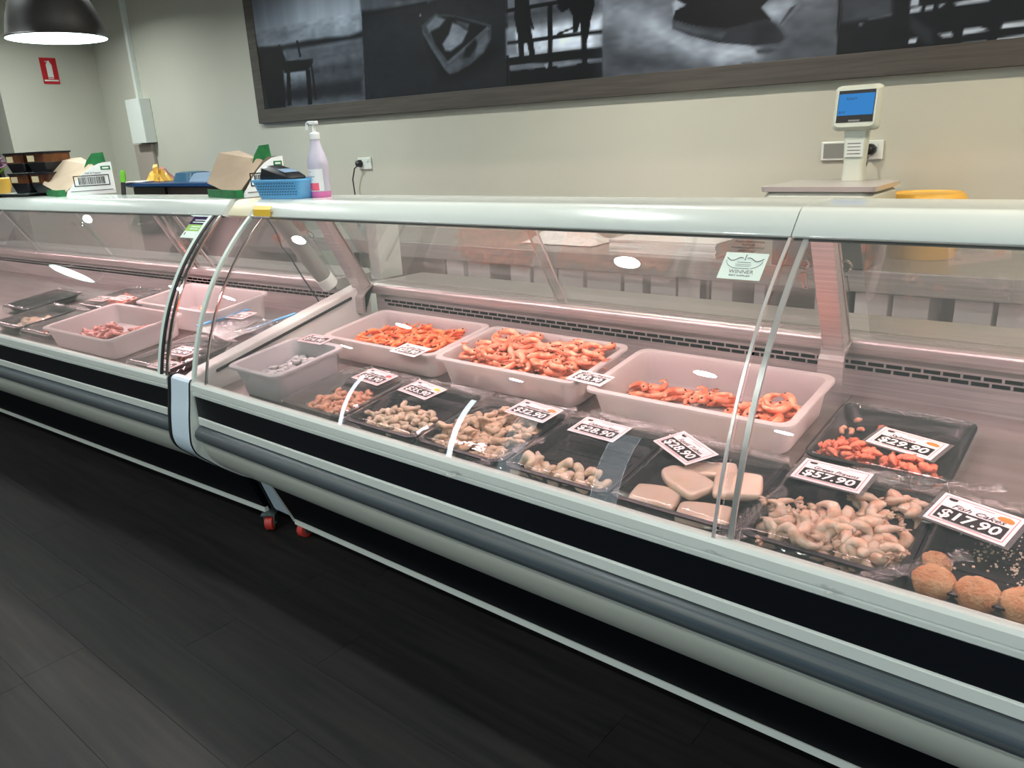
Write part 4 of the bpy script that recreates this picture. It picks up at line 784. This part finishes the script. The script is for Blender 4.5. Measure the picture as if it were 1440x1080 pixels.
cru = [setm(curl(a, R, rs8(.006, .0115, 11), 8, flat=fl, noise=.09, seed=s, lift=.002)[0].mesh(True), 'crumb') for s, (a, R, fl) in enumerate(((200, .018, .6), (140, .026, .55), (80, .04, .6), (260, .015, .7)))]
heap(90, either(rect(-.11, .11, -.115, .05), ell(-.01, -.02, .11, .10), ell(.02, .05, .07, .06)), cru, FC, 'seafood strip', 'seafood_strip', 'floured tan seafood strip in the fullest front tray', 'floured strips in the fullest front tray', .014, .021, seed=13, zmax=.060)
sq = [setm(curl(a, R, rs8(.006, .0105, 11), 8, flat=fl, noise=.08, seed=s+20, lift=.003)[0].mesh(True), 'pale') for s, (a, R, fl) in enumerate(((200, .018, .8), (150, .020, .7), (240, .016, .8)))]
heap(22, rect(-.11, .085, -.118, -.07), sq, FD, 'calamari piece', 'calamari_piece', 'pale calamari piece along the front of its nearly empty tray', 'calamari along the tray front', .015, .022, scl=(1.1, 1.3), seed=14, zmax=.06)
heap(1, rect(.118, .12, -.11, -.105), [sq[1]], FD, 'calamari piece', 'calamari_piece', 'lone pale calamari piece in the front right corner of its tray', None, .014, .02, seed=15)
# five squid tubes: flattened pockets, narrow at one end
def tube_mesh(L, w, h, seed, tp=.8):
    r = np.random.RandomState(seed); g = G(); n = 12; k = 16; v = []
    for i in range(n):
        u = i/(n-1); ww = w*(tp+(1-tp)*min(1, (u*2.4))**.6)*(1 if u < .95 else .94); hh = h*(.55+.45*math.sin(math.pi*min(1, .2+u*.7)))
        for j in range(k):
            a = 2*math.pi*j/k; ca, sa = math.cos(a), math.sin(a)
            v.append(((u-.5)*L, ww/2*math.copysign(abs(ca)**.55, ca)+.0008*r.randn(), hh/2*math.copysign(abs(sa)**.6, sa)+.0005*r.randn()))
    f = [(i*k+j, i*k+(j+1) % k, (i+1)*k+(j+1) % k, (i+1)*k+j) for i in range(n-1) for j in range(k)]+[tuple(range(k)), tuple(range((n-1)*k, n*k))]
    g.add(v, f); return setm(g.mesh(True), 'squid')
for k, (X, Y, yaw, z, L, w, lab) in enumerate(((-.722, 1.300, 8, .021, .105, .082, 'cream squid tube at the front left of its tray'), (-.607, 1.287, 14, .020, .108, .078, 'cream squid tube at the front right of its tray, behind the seam trim'), (-.688, 1.368, -24, .032, .130, .080, 'long pointed squid tube lying across the middle of its tray'), (-.582, 1.392, 200, .036, .100, .098, 'broad square-ended squid tube at the right of its tray'), (-.665, 1.440, 25, .024, .115, .060, 'squid tube at the back of its tray, half under the price card'))):
    o = obj('squid_tube', tube_mesh(L, w, .024, k, .35 if k == 2 else .8), None, None, deck(X, Y, z, yaw)); o.modifiers.new('s', 'SUBSURF').levels = 1; o.modifiers['s'].render_levels = 1; tag(o, lab, 'squid tube')
gp = []
for s, (a, R) in enumerate(((190, .020), (150, .025), (230, .018), (110, .03))):
    rs = [.003, .0085, .0115, .0122, .0116, .0108, .0098, .0085, .007, .0058, .0042, .003]
    g, pts = curl(a, R, rs, 9, noise=.06, flat=.85, seed=s+40); fan(g, pts[-1], pts[-3], .018); gp.append(setm(g.mesh(True), 'green_prawn'))
heap(80, either(rect(-.115, .11, -.11, -.005), ell(0, -.055, .12, .07), rect(-.1, .1, -.12, -.07)), gp, FF, 'prawn', 'raw_prawn', 'raw peeled prawn in the main pile of the green prawn tray', 'main pile of raw prawns', .015, .020, seed=16, zmax=.056)
heap(13, either(ell(.055, .075, .06, .04), ell(.09, .10, .03, .03)), gp, FF, 'prawn', 'raw_prawn', 'raw peeled prawn in the small clump beside the Green Prawns card', 'small clump of raw prawns beside the card', .015, .022, seed=17, zmax=.05)
sm = [setm(curl(a, .02, rs8(.006, .0115), 8, flat=.7, noise=.2, seed=s+60)[0].mesh(True), 'salmon') for s, a in enumerate((60, 120, 30))]
heap(120, either(rect(-.115, .11, -.12, -.095), ell(-.06, -.085, .055, .035), rect(-.1, .09, -.12, -.08)), sm, FG, 'salmon piece', 'salmon_piece', 'red salmon trimming along the front of the back row tray', 'salmon trimmings along the tray front', .010, .014, scl=(.65, .95), seed=18, zmax=.05)
heap(2, ell(-.035, .07, .012, .008), sm, FG, 'salmon piece', 'salmon_piece', 'small red salmon piece lying apart at the back of its tray', 'two salmon pieces lying apart', .012, .016, seed=19)
heap(5, ell(-.10, .07, .03, .035), mt, FG, 'salmon piece', 'salmon_scrap', 'tiny pale scrap at the rear left of the salmon tray', 'pale scraps in the salmon tray', .009, .01, seed=20, scl=(.7, .9))
def cake_mesh(seed):
    r = np.random.RandomState(seed); g = G().lathe([(0, -.024), (.020, -.022), (.032, -.014), (.0375, 0), (.0355, .012), (.028, .021), (.015, .026), (0, .0275)], 26)
    g.v = [(x+.0009*r.randn(), y+.0009*r.randn(), z+.0008*r.randn()) for x, y, z in g.v]; return setm(g.mesh(True), 'cake')
cakes = [((-.190, 1.272), 'round crumbed fish cake at the left end of the front row'), ((-.128, 1.272), 'round crumbed fish cake, second from the left in the front row'), ((-.066, 1.274), 'round crumbed fish cake cut by the right edge of the picture'), ((-.03, 1.345), 'round crumbed fish cake in the second row by the picture edge'), ((-.200, 1.332), 'half hidden fish cake against the left side of its tray')]
for k, ((X, Y), lab) in enumerate(cakes):
    tag(obj('fish_cake', cake_mesh(k), None, None, deck(X, Y-.008, .031 if k < 4 else .024, k*50) @ Matrix.Scale(.7 if k == 4 else .9, 4)), lab, 'fish cake')
g = G(); r = random.Random(8)
for k in range(300):
    u, v = r.gauss(.02, .06), r.gauss(.03, .035)
    if abs(u) < .115 and abs(v) < .11: s = r.uniform(.0006, .0022); g.box(u-s, u+s, v-s, v+s, .0086, .0086+s)
t = obj('breadcrumbs', g, M_['pale'], None, FH); t['kind'] = 'stuff'; tag(t, 'loose pale breadcrumbs scattered over the fish cake tray', 'crumbs')
# -- price cards of the near case
card(deck(-1.800, 1.474, .0475, -5), '$54.90', 'Prawn Meat', 'price card reading $54.90 on the see-through tray of pink prawn meat', 'inkred')
card(deck(-1.572, 1.456, .051, -8), '$35.90', 'Scallops', 'price card reading $35.90 on the tray of cream pieces', 'yellowprint')
card(deck(-1.168, 1.464, .058, -5), '$32.90', 'Seasoned Squid', 'price card reading $32.90 on the full tray of floured strips', 'inkorange')
card(deck(-.968, 1.466, .048, -3), '$28.90', 'Calamari Rings', 'price card reading $28.90 on the nearly empty calamari tray', None)
card(deck(-.736, 1.458, .055, -30), '$28.90', 'Squid Tubes', 'price card reading $28.90 turned askew on the squid tubes', None)
card(deck(-.426, 1.484, .052, -3), '$57.90', 'Green Prawns', 'Green Prawns price card reading $57.90', None, sleeve=True)
card(deck(-.336, 1.680, .050, -12), '$29.90', 'Salmon', 'price card reading $29.90 on the red salmon tray', 'inkorange', sleeve=True)
card(deck(-.168, 1.436, .058, -14) @ RX(8), '$17.90', 'Fish Cakes', 'Fish Cakes price card reading $17.90', 'inkorange', sleeve=True)
card(deck(-1.757, 1.592, TH+.004, -4), '$27.90', 'Cooked Prawns', 'price card reading $27.90 on the front rim of the small orange prawns', None, w=.122, h=.075)
card(deck(-2.140, 1.518, .110, 2), '$14.90', None, 'price card reading $14.90 on the rear rim of the small frosted tub', 'ink', w=.122, h=.068)
card(deck(-1.098, 1.622, TH+.004, -4), '$43.90', 'King Prawns', 'price card reading $43.90 on the front rim of the middle prawn tub', None, w=.115, h=.066)
# ---------------------------------------------------------------- contents of the far case
L1 = deckL(-3.335, 1.372); L2 = deckL(-3.16, 1.690)
tub(L1, .555, .345, TH, 'pink-lit white tub of brown octopus pieces in the far case'); tub(L2, .60, .29, TH+.02, 'pink-lit white tub at the back of the far case behind the octopus tub')
oc = [setm(curl(a, R, rs8(.005, .011, 11), 8, noise=.1, seed=s+70, lift=.003)[0].mesh(True), 'octo') for s, (a, R) in enumerate(((170, .026), (120, .035), (240, .02)))]
heap(44, either(ell(-.12, -.02, .105, .085), ell(-.08, -.05, .09, .06)), oc, L1, 'octopus piece', 'octopus_piece', 'brownish pink octopus piece in the front clump of the far tub', 'octopus pieces, front clump', .017, .024, W=.5, D=.3, seed=21)
heap(36, either(ell(.08, .05, .11, .06), ell(.12, .04, .08, .06)), oc, L1, 'octopus piece', 'octopus_piece', 'brownish pink octopus piece in the rear clump of the far tub', 'octopus pieces, rear clump', .017, .024, W=.5, D=.3, seed=22)
pk = []
for s in range(3):
    g, pts = curl(160+20*s, .024, [.003, .009, .010, .0095, .009, .008, .007, .0055, .004], 8, noise=.05, seed=s+80); fan(g, pts[-1], pts[-3], .014); pk.append(setm(g.mesh(True), 'pinkp'))
heap(16, ell(-.02, .02, .10, .05), pk, L2, 'prawn', 'pink_prawn', 'pink prawn in the rear pink-lit tub of the far case', 'pink prawns in the rear far tub', .016, .022, W=.5, D=.25, seed=23)
tray(deckL(-2.78, 1.36), 'see-through film tray right of the octopus tub in the far case', 31, clear_tray=True)
tray(deckL(-3.80, 1.35), 'film-covered tray of red fish left of the octopus tub', 32, clear_tray=True); tray(deckL(-4.12, 1.34), 'film-covered tray of pale fillets near the left picture edge', 33)
tray(deckL(-3.95, 1.68), 'film-covered tray with two cards in the back row near the left edge', 34, clear_tray=True); tray(deckL(-4.45, 1.50), 'black film-covered tray at the left picture edge', 35)
heap(16, ell(0, -.02, .09, .07), sm, deckL(-3.80, 1.35), 'fish piece', 'fish_piece', 'red fish piece in the film tray left of the octopus tub', 'red fish pieces', .012, .018, seed=24)
heap(14, ell(0, 0, .10, .08), pk, deckL(-3.95, 1.68), 'fish piece', 'fish_piece', 'pink fish piece in the back row film tray near the left edge', 'pink fish pieces, back row', .012, .018, seed=25)
heap(8, ell(0, -.02, .09, .07), [m for m in pal], deckL(-4.12, 1.34), 'fish piece', 'fish_piece', 'pale fillet piece in the tray near the left picture edge', 'pale fillet pieces', .012, .018, seed=26, scl=(1.6, 2.2))
heap(9, ell(0, -.03, .09, .06), mt, deckL(-2.78, 1.36), 'prawn', 'peeled_prawn', 'peeled prawn in the far case tray right of the octopus tub', 'peeled prawns in the far case tray', .011, .012, seed=27)
def bag(mx, label, seed):
    t = thing('zip_bag', label, 'bag', mx)
    r = np.random.RandomState(seed); v = []; f = []; n = 14
    for s in (1, -1):
        o = len(v)
        for i in range(n+1):
            for j in range(n+1):
                u, q = i/n-.5, j/n-.5; e = (1-(2*u)**4)*(1-(2*q)**4); v.append((u*.22, q*.27, .016+s*.013*e*(.7+.5*r.rand())+.001*s))
        f += [(o+i*(n+1)+j, o+(i+1)*(n+1)+j, o+(i+1)*(n+1)+j+1, o+i*(n+1)+j+1) for i in range(n) for j in range(n)]
    obj('bag_body', raw(v, f, True), M_['filmc'], t)
    obj('zip_strip', G().box(-.112, .112, .110, .128, .030, .036), M_['blueplastic'], t, bevel=.001)
    return t
b1 = deckL(-2.655, 1.735, .003, 76); b2 = deckL(-2.79, 1.69, .003, 72)
b1 = deckL(-2.60, 1.72, .004, 82); b2 = deckL(-2.76, 1.60, .042, 80)
bag(b1, 'clear bag of frozen seafood with a blue zip, nearest the end of the far case', 3); bag(b2, 'clear bag with a blue zip lying behind the other in the far case', 4)
heap(10, ell(0, 0, .07, .09), mt, b1 @ T((0, 0, .0)), 'prawn', 'frozen_prawn', 'pale prawn inside the clear blue-zip bag nearest the case end', 'prawns in the blue-zip bag', .011, .012, seed=28, base=.008)
card(deckL(-2.728, 1.345, .050, 3), '$24.90', None, 'price card on the see-through tray at the right end of the far case', 'ink', w=.125, h=.08)
card(deckL(-2.470, 1.43, .052, 12), '$19.90', None, 'long pale price card by the end wall of the far case', 'ink', w=.14, h=.07)
card(deckL(-2.83, 1.655, .075, 5), '$16.90', None, 'price card behind the blue-zip bags in the far case', 'ink', w=.125, h=.08)
card(deckL(-3.66, 1.560, TH+.004, 0), '$22.90', None, 'small price card on the rear left rim of the octopus tub', 'ink', w=.11, h=.06)
card(deckL(-2.66, 1.235, .048, 2), '$21.90', None, 'price card lying low against the front rail of the far case', 'ink', w=.12, h=.07)
card(deckL(-3.98, 1.60, .050, 4), '$26.90', None, 'price card on the back row pink tray near the left edge', 'ink', w=.12, h=.07)
card(deckL(-3.72, 1.52, .056, 2), '$18.90', None, 'price card between the octopus tub and the red fish tray', 'ink', w=.12, h=.07)
# ---------------------------------------------------------------- things on the canopy
ZC = 1.2685
# pump bottle
t = thing('pump_bottle', 'tall cloudy hand sanitiser bottle with white pump and pink liquid', 'bottle', T((-2.165, 1.632, ZC)) @ RZ(8))
obj('bottle_body', G().lathe([(.0, 0), (.030, 0), (.032, .004), (.032, .018)], 28), M_['pinkliquid'], t, sharp=50)
obj('bottle_shell', G().lathe([(.0325, .0182), (.0325, .085), (.034, .10), (.033, .115), (.027, .137), (.020, .155), (.0165, .170), (.015, .182)], 28), M_['bottle'], t, sharp=50)
lbm = G(); n = 18; v = []; 
for i in range(n+1):
    a = math.radians(-175+150*i/n)
    for zz in (.020, .090): v.append((.0332*math.cos(a), .0332*math.sin(a), zz))
lbm.add(v, [(2*i, 2*i+2, 2*i+3, 2*i+1) for i in range(n)])
lab = obj('label', lbm, M_['whiteplastic'], t, sharp=60)
def cyl_text(nm, s, size, m, zz, a0, w, par):
    o = text(nm, s, size, m, par, None, width=w, ext=0)
    for q in o.data.vertices:
        a = math.radians(a0)+q.co.x/.0336; zc = q.co.y; q.co = (.0336*math.cos(a), .0336*math.sin(a), zz+zc)
cyl_text('label_text', 'Antigerm', .009, M_['ink'], .064, -115, .024, lab); cyl_text('label_text', 'handrub', .006, M_['inkgrey'], .055, -115, .018, lab); cyl_text('label_brand', '3M', .009, M_['inkred'], .078, -118, .012, lab)
pkb = G(); v = []
for i in range(11):
    a = math.radians(-115+62*i/10)
    for zz in (.022, .046): v.append((.0335*math.cos(a), .0335*math.sin(a), zz))
pkb.add(v, [(2*i, 2*i+2, 2*i+3, 2*i+1) for i in range(10)]); obj('label_block', pkb, M_['pinklabel'], lab)
obj('collar', G().lathe([(0, .1825), (.0165, .1825), (.0165, .200), (.012, .204), (.006, .205), (.005, .228), (0, .228)], 20), M_['whiteplastic'], t, sharp=40)
obj('pump_head', G().box(-.012, .014, -.009, .009, .2285, .2385).tube([(.0, 0, .235), (-.022, 0, .236), (-.030, 0, .232), (-.031, 0, .212)], .0045, 8), M_['whiteplastic'], t, bevel=.002)
# blue basket
BX = T((-2.285, 1.600, ZC)) @ RZ(9)
t = thing('basket', 'small light blue plastic basket beside the pump bottle', 'basket', BX)
obj('basket_body', G().rr([(.195, .115, 0, .02), (.20, .12, .003, .022), (.228, .142, .055, .022), (.238, .150, .057, .022), (.238, .150, .063, .022), (.224, .138, .063, .02), (.192, .112, .006, .018)], seg=4), M_['blueplastic'], t, sharp=35)
hl = G()
for row in range(5):
    for k in range(15):
        zz = .014+row*.009; y = -.0595-.0128*(zz/.055)-.0012; x = -.085+k*.012+(row % 2)*.005
        hl.box(x-.0022, x+.0022, y, y+.0016, zz-.0014, zz+.0014)
obj('perforations', hl, M_['navy'], t, kind='stuff')
t = thing('card_reader', 'dark card reader resting inside the light blue basket', 'card reader', BX @ T((-.035, .0, .040)) @ RZ(-6) @ RY(14))
obj('body', G().rr([(.15, .085, 0, .02), (.16, .09, .015, .02), (.15, .085, .045, .02), (.11, .06, .055, .015)]), M_['blackplastic'], t, sharp=40)
obj('display', G().box(.0, .045, -.03, .03, .0552, .0562), M_['lilac'], t)
# display cartons with a swooping front
def carton(mx, label, w=.30, d=.17, h=.165, word='Salt & Pepper'):
    t = thing('display_carton', label, 'carton', mx)
    # side wall outline seen from the shop: low at the left, swooping up to the back at the right
    out = [(0, .0), (w, 0), (w, h*.82), (w*.93, h*.82)]+[(w*(.93-.73*q), h*(.82-.66*q**1.9)) for q in (.2, .4, .6, .8, 1.0)]+[(w*.12, h*.04), (0.0, h*.04)]
    out = out[:-2]+[(w*.17, h*.14), (w*.13, .0)]
    def plate(y0, y1, o): return [(x, y0, z) for x, z in o]+[(x, y1, z) for x, z in o]
    n = len(out); fc = [tuple(range(n)), tuple(range(2*n-1, n-1, -1))]+[(i, (i+1) % n, n+(i+1) % n, n+i) for i in range(n)]
    side = obj('side_panel', G().add(plate(0, .003, out), fc), M_['whiteplastic'], t)
    obj('side_panel', G().add(plate(d-.003, d, out), fc), M_['cardboard'], t)
    obj('base', G().box(0, w, .0035, d-.0035, 0, .003), M_['cardboard'], t)
    obj('front_strip', G().box(-.004, -.001, .0, d, 0, h*.17), M_['greenprint'], t)
    obj('front_strip', G().box(-.004, w*.13-.001, -.004, -.001, 0, h*.17), M_['greenprint'], t)
    obj('back_panel', G().box(w, w+.003, 0, d, 0, h*.82), M_['cardboard'], t)
    up = [(w*.55, h*.52), (w*.93, h*.82), (w, h*.82), (w-.004, h*1.08), (w*.78, h*1.06), (w*.66, h*.86)]
    k = len(up); obj('green_flap', G().add([(x, d*.35+.001, z) for x, z in up]+[(x, d*.35+.004, z) for x, z in up], [tuple(range(k)), tuple(range(2*k-1, k-1, -1))]+[(i, (i+1) % k, k+(i+1) % k, k+i) for i in range(k)]), M_['greenprint'], t)
    g = G().add([(w*.10, d*.2, .004), (w*.75, d*.25, h*.75), (w*.72, d*.95, h*.98), (w*.30, d*.95, h*.95), (-.02, d*.8, h*.32)], [(0, 1, 2, 3, 4)])
    o = obj('brown_flap', g, M_['cardboard'], t); md = o.modifiers.new('s', 'SOLIDIFY'); md.thickness = .003
    x0, x1, z0, z1 = w*.30, w*.92, h*.22, h*.50
    obj('barcode_frame', G().box(x0, x1, -.0014, -.0004, z0, z0+.004).box(x0, x1, -.0014, -.0004, z1-.004, z1).box(x0, x0+.004, -.0014, -.0004, z0, z1).box(x1-.004, x1, -.0014, -.0004, z0, z1), M_['ink'], side)
    bc = G(); r = random.Random(6); x = x0+w*.08
    while x < x1-w*.09: ww = r.choice((.0012, .002, .0034)); bc.box(x, x+ww, -.0012, -.0004, z0+.008, z1-.008); x += ww+r.choice((.0012, .002, .003))
    obj('barcode', bc, M_['ink'], side)
    obj('badge', G().box(w*.80, w*.97, -.0014, -.0004, h*.62, h*.72), M_['greenprint'], side); obj('badge_text', G().box(w*.83, w*.94, -.002, -.0015, h*.65, h*.69), M_['whiteplastic'], side)
    text('flavour_text', word, .012, M_['ink'], side, T((w*.52, -.0012, h*.535)) @ RX(90), width=w*.27)
    obj('print_line', G().box(w*.22, w*.95, -.0012, -.0004, h*.09, h*.11), M_['inkgrey'], side)
    return t
carton(T((-2.527, 1.540, ZC)) @ RZ(80), 'open green and white display carton with a barcode behind the blue basket', w=.19, d=.27, h=.165)
carton(T((-3.96, 1.500, ZC)) @ RZ(79), 'open green and white display carton with a barcode next to the spice rack', w=.25, d=.27, h=.175)
# spice rack: dark packs in two tiers
t = thing('spice_rack', 'two-tier black rack of brown sauce tubs left of the far carton', 'rack', T((-4.42, 1.55, ZC)) @ RZ(13))
obj('base', G().rr([(.26, .17, 0, .01), (.30, .20, .012, .015), (.28, .19, .014, .01)], m=T((-.03, 0, 0))), M_['blackplastic'], t, sharp=40)
obj('rim', G().rr([(.302, .202, .012, .015), (.302, .202, .015, .015)], m=T((-.03, 0, 0))), M_['zinc'], t)
for k, (x, z) in enumerate(((0, .016), (0, .112), (.165, .112), (.165, .016))):
    obj('cup_base', G().rr([(.11, .12, z, .01), (.14, .14, z+.045, .01)], m=T((x+.03, 0, 0))), M_['blackplastic'], t)
    obj('cup_filling', G().rr([(.138, .138, z+.0455, .01), (.142, .142, z+.085, .01)], m=T((x+.03, 0, 0))), M_['brown'], t)
    obj('cup_label', G().box(x-.02, x+.03, -.0735, -.0718, z+.050, z+.078), M_['amber'], t)
    obj('cup_lid', G().rr([(.15, .15, z+.0855, .01), (.152, .152, z+.094, .01)], m=T((x+.03, 0, 0))), M_['blackplastic'], t)
t = thing('spice_grinder', 'tall dark sauce bottle with black cap at the left end of the rack', 'bottle', T((-4.52, 1.395, ZC)))
obj('body', G().lathe([(0, 0), (.040, 0), (.042, .10), (.044, .12)], 18), M_['blackplastic'], t, sharp=40)
obj('sauce', G().lathe([(.043, .1205), (.043, .175), (.040, .185)], 18), M_['brown'], t, sharp=40); obj('cap', G().lathe([(.036, .1855), (.047, .19), (.047, .213), (0, .214)], 18), M_['blackplastic'], t, sharp=40)
t = thing('marker_pen', 'lime green pen standing beside the far carton', 'pen', T((-3.61, 1.64, ZC)) @ RX(-4) @ RY(10))
obj('barrel', G().lathe([(0, 0), (.010, 0), (.010, .05), (.008, .055)], 12), M_['ink'], t, sharp=40); obj('cap', G().lathe([(.010, .0555), (.0125, .062), (.011, .10), (.004, .108), (0, .108)], 12), M_['green'], t, sharp=40)
t = thing('flower_pot', 'small amber pot with pink and lilac flowers at the left picture edge', 'flowers', T((-4.78, 1.52, ZC)))
obj('pot', G().lathe([(0, 0), (.05, 0), (.068, .05), (.07, .085), (.06, .09), (0, .088)], 20), M_['yellow'], t, sharp=50)
r = random.Random(2); pet = G().lathe([(0, 0), (.006, .003), (.026, .008), (.030, .014), (.0, .008)], 7).mesh(True); pet.materials.append(M_['petal'])
for k in range(16):
    o = obj('flower', pet, None, t, T((r.gauss(0, .032), r.gauss(0, .03), .10+r.random()*.08)) @ RX(r.gauss(30, 40)) @ RZ(r.uniform(0, 360)))
sg = G()
for k in range(8): sg.tube([(r.gauss(0, .01), r.gauss(0, .01), .088), (r.gauss(0, .03), r.gauss(0, .03), .14)], .0025, 5)
obj('stems', sg, M_['green'], t, kind='stuff')
bpy.context.view_layer.update()
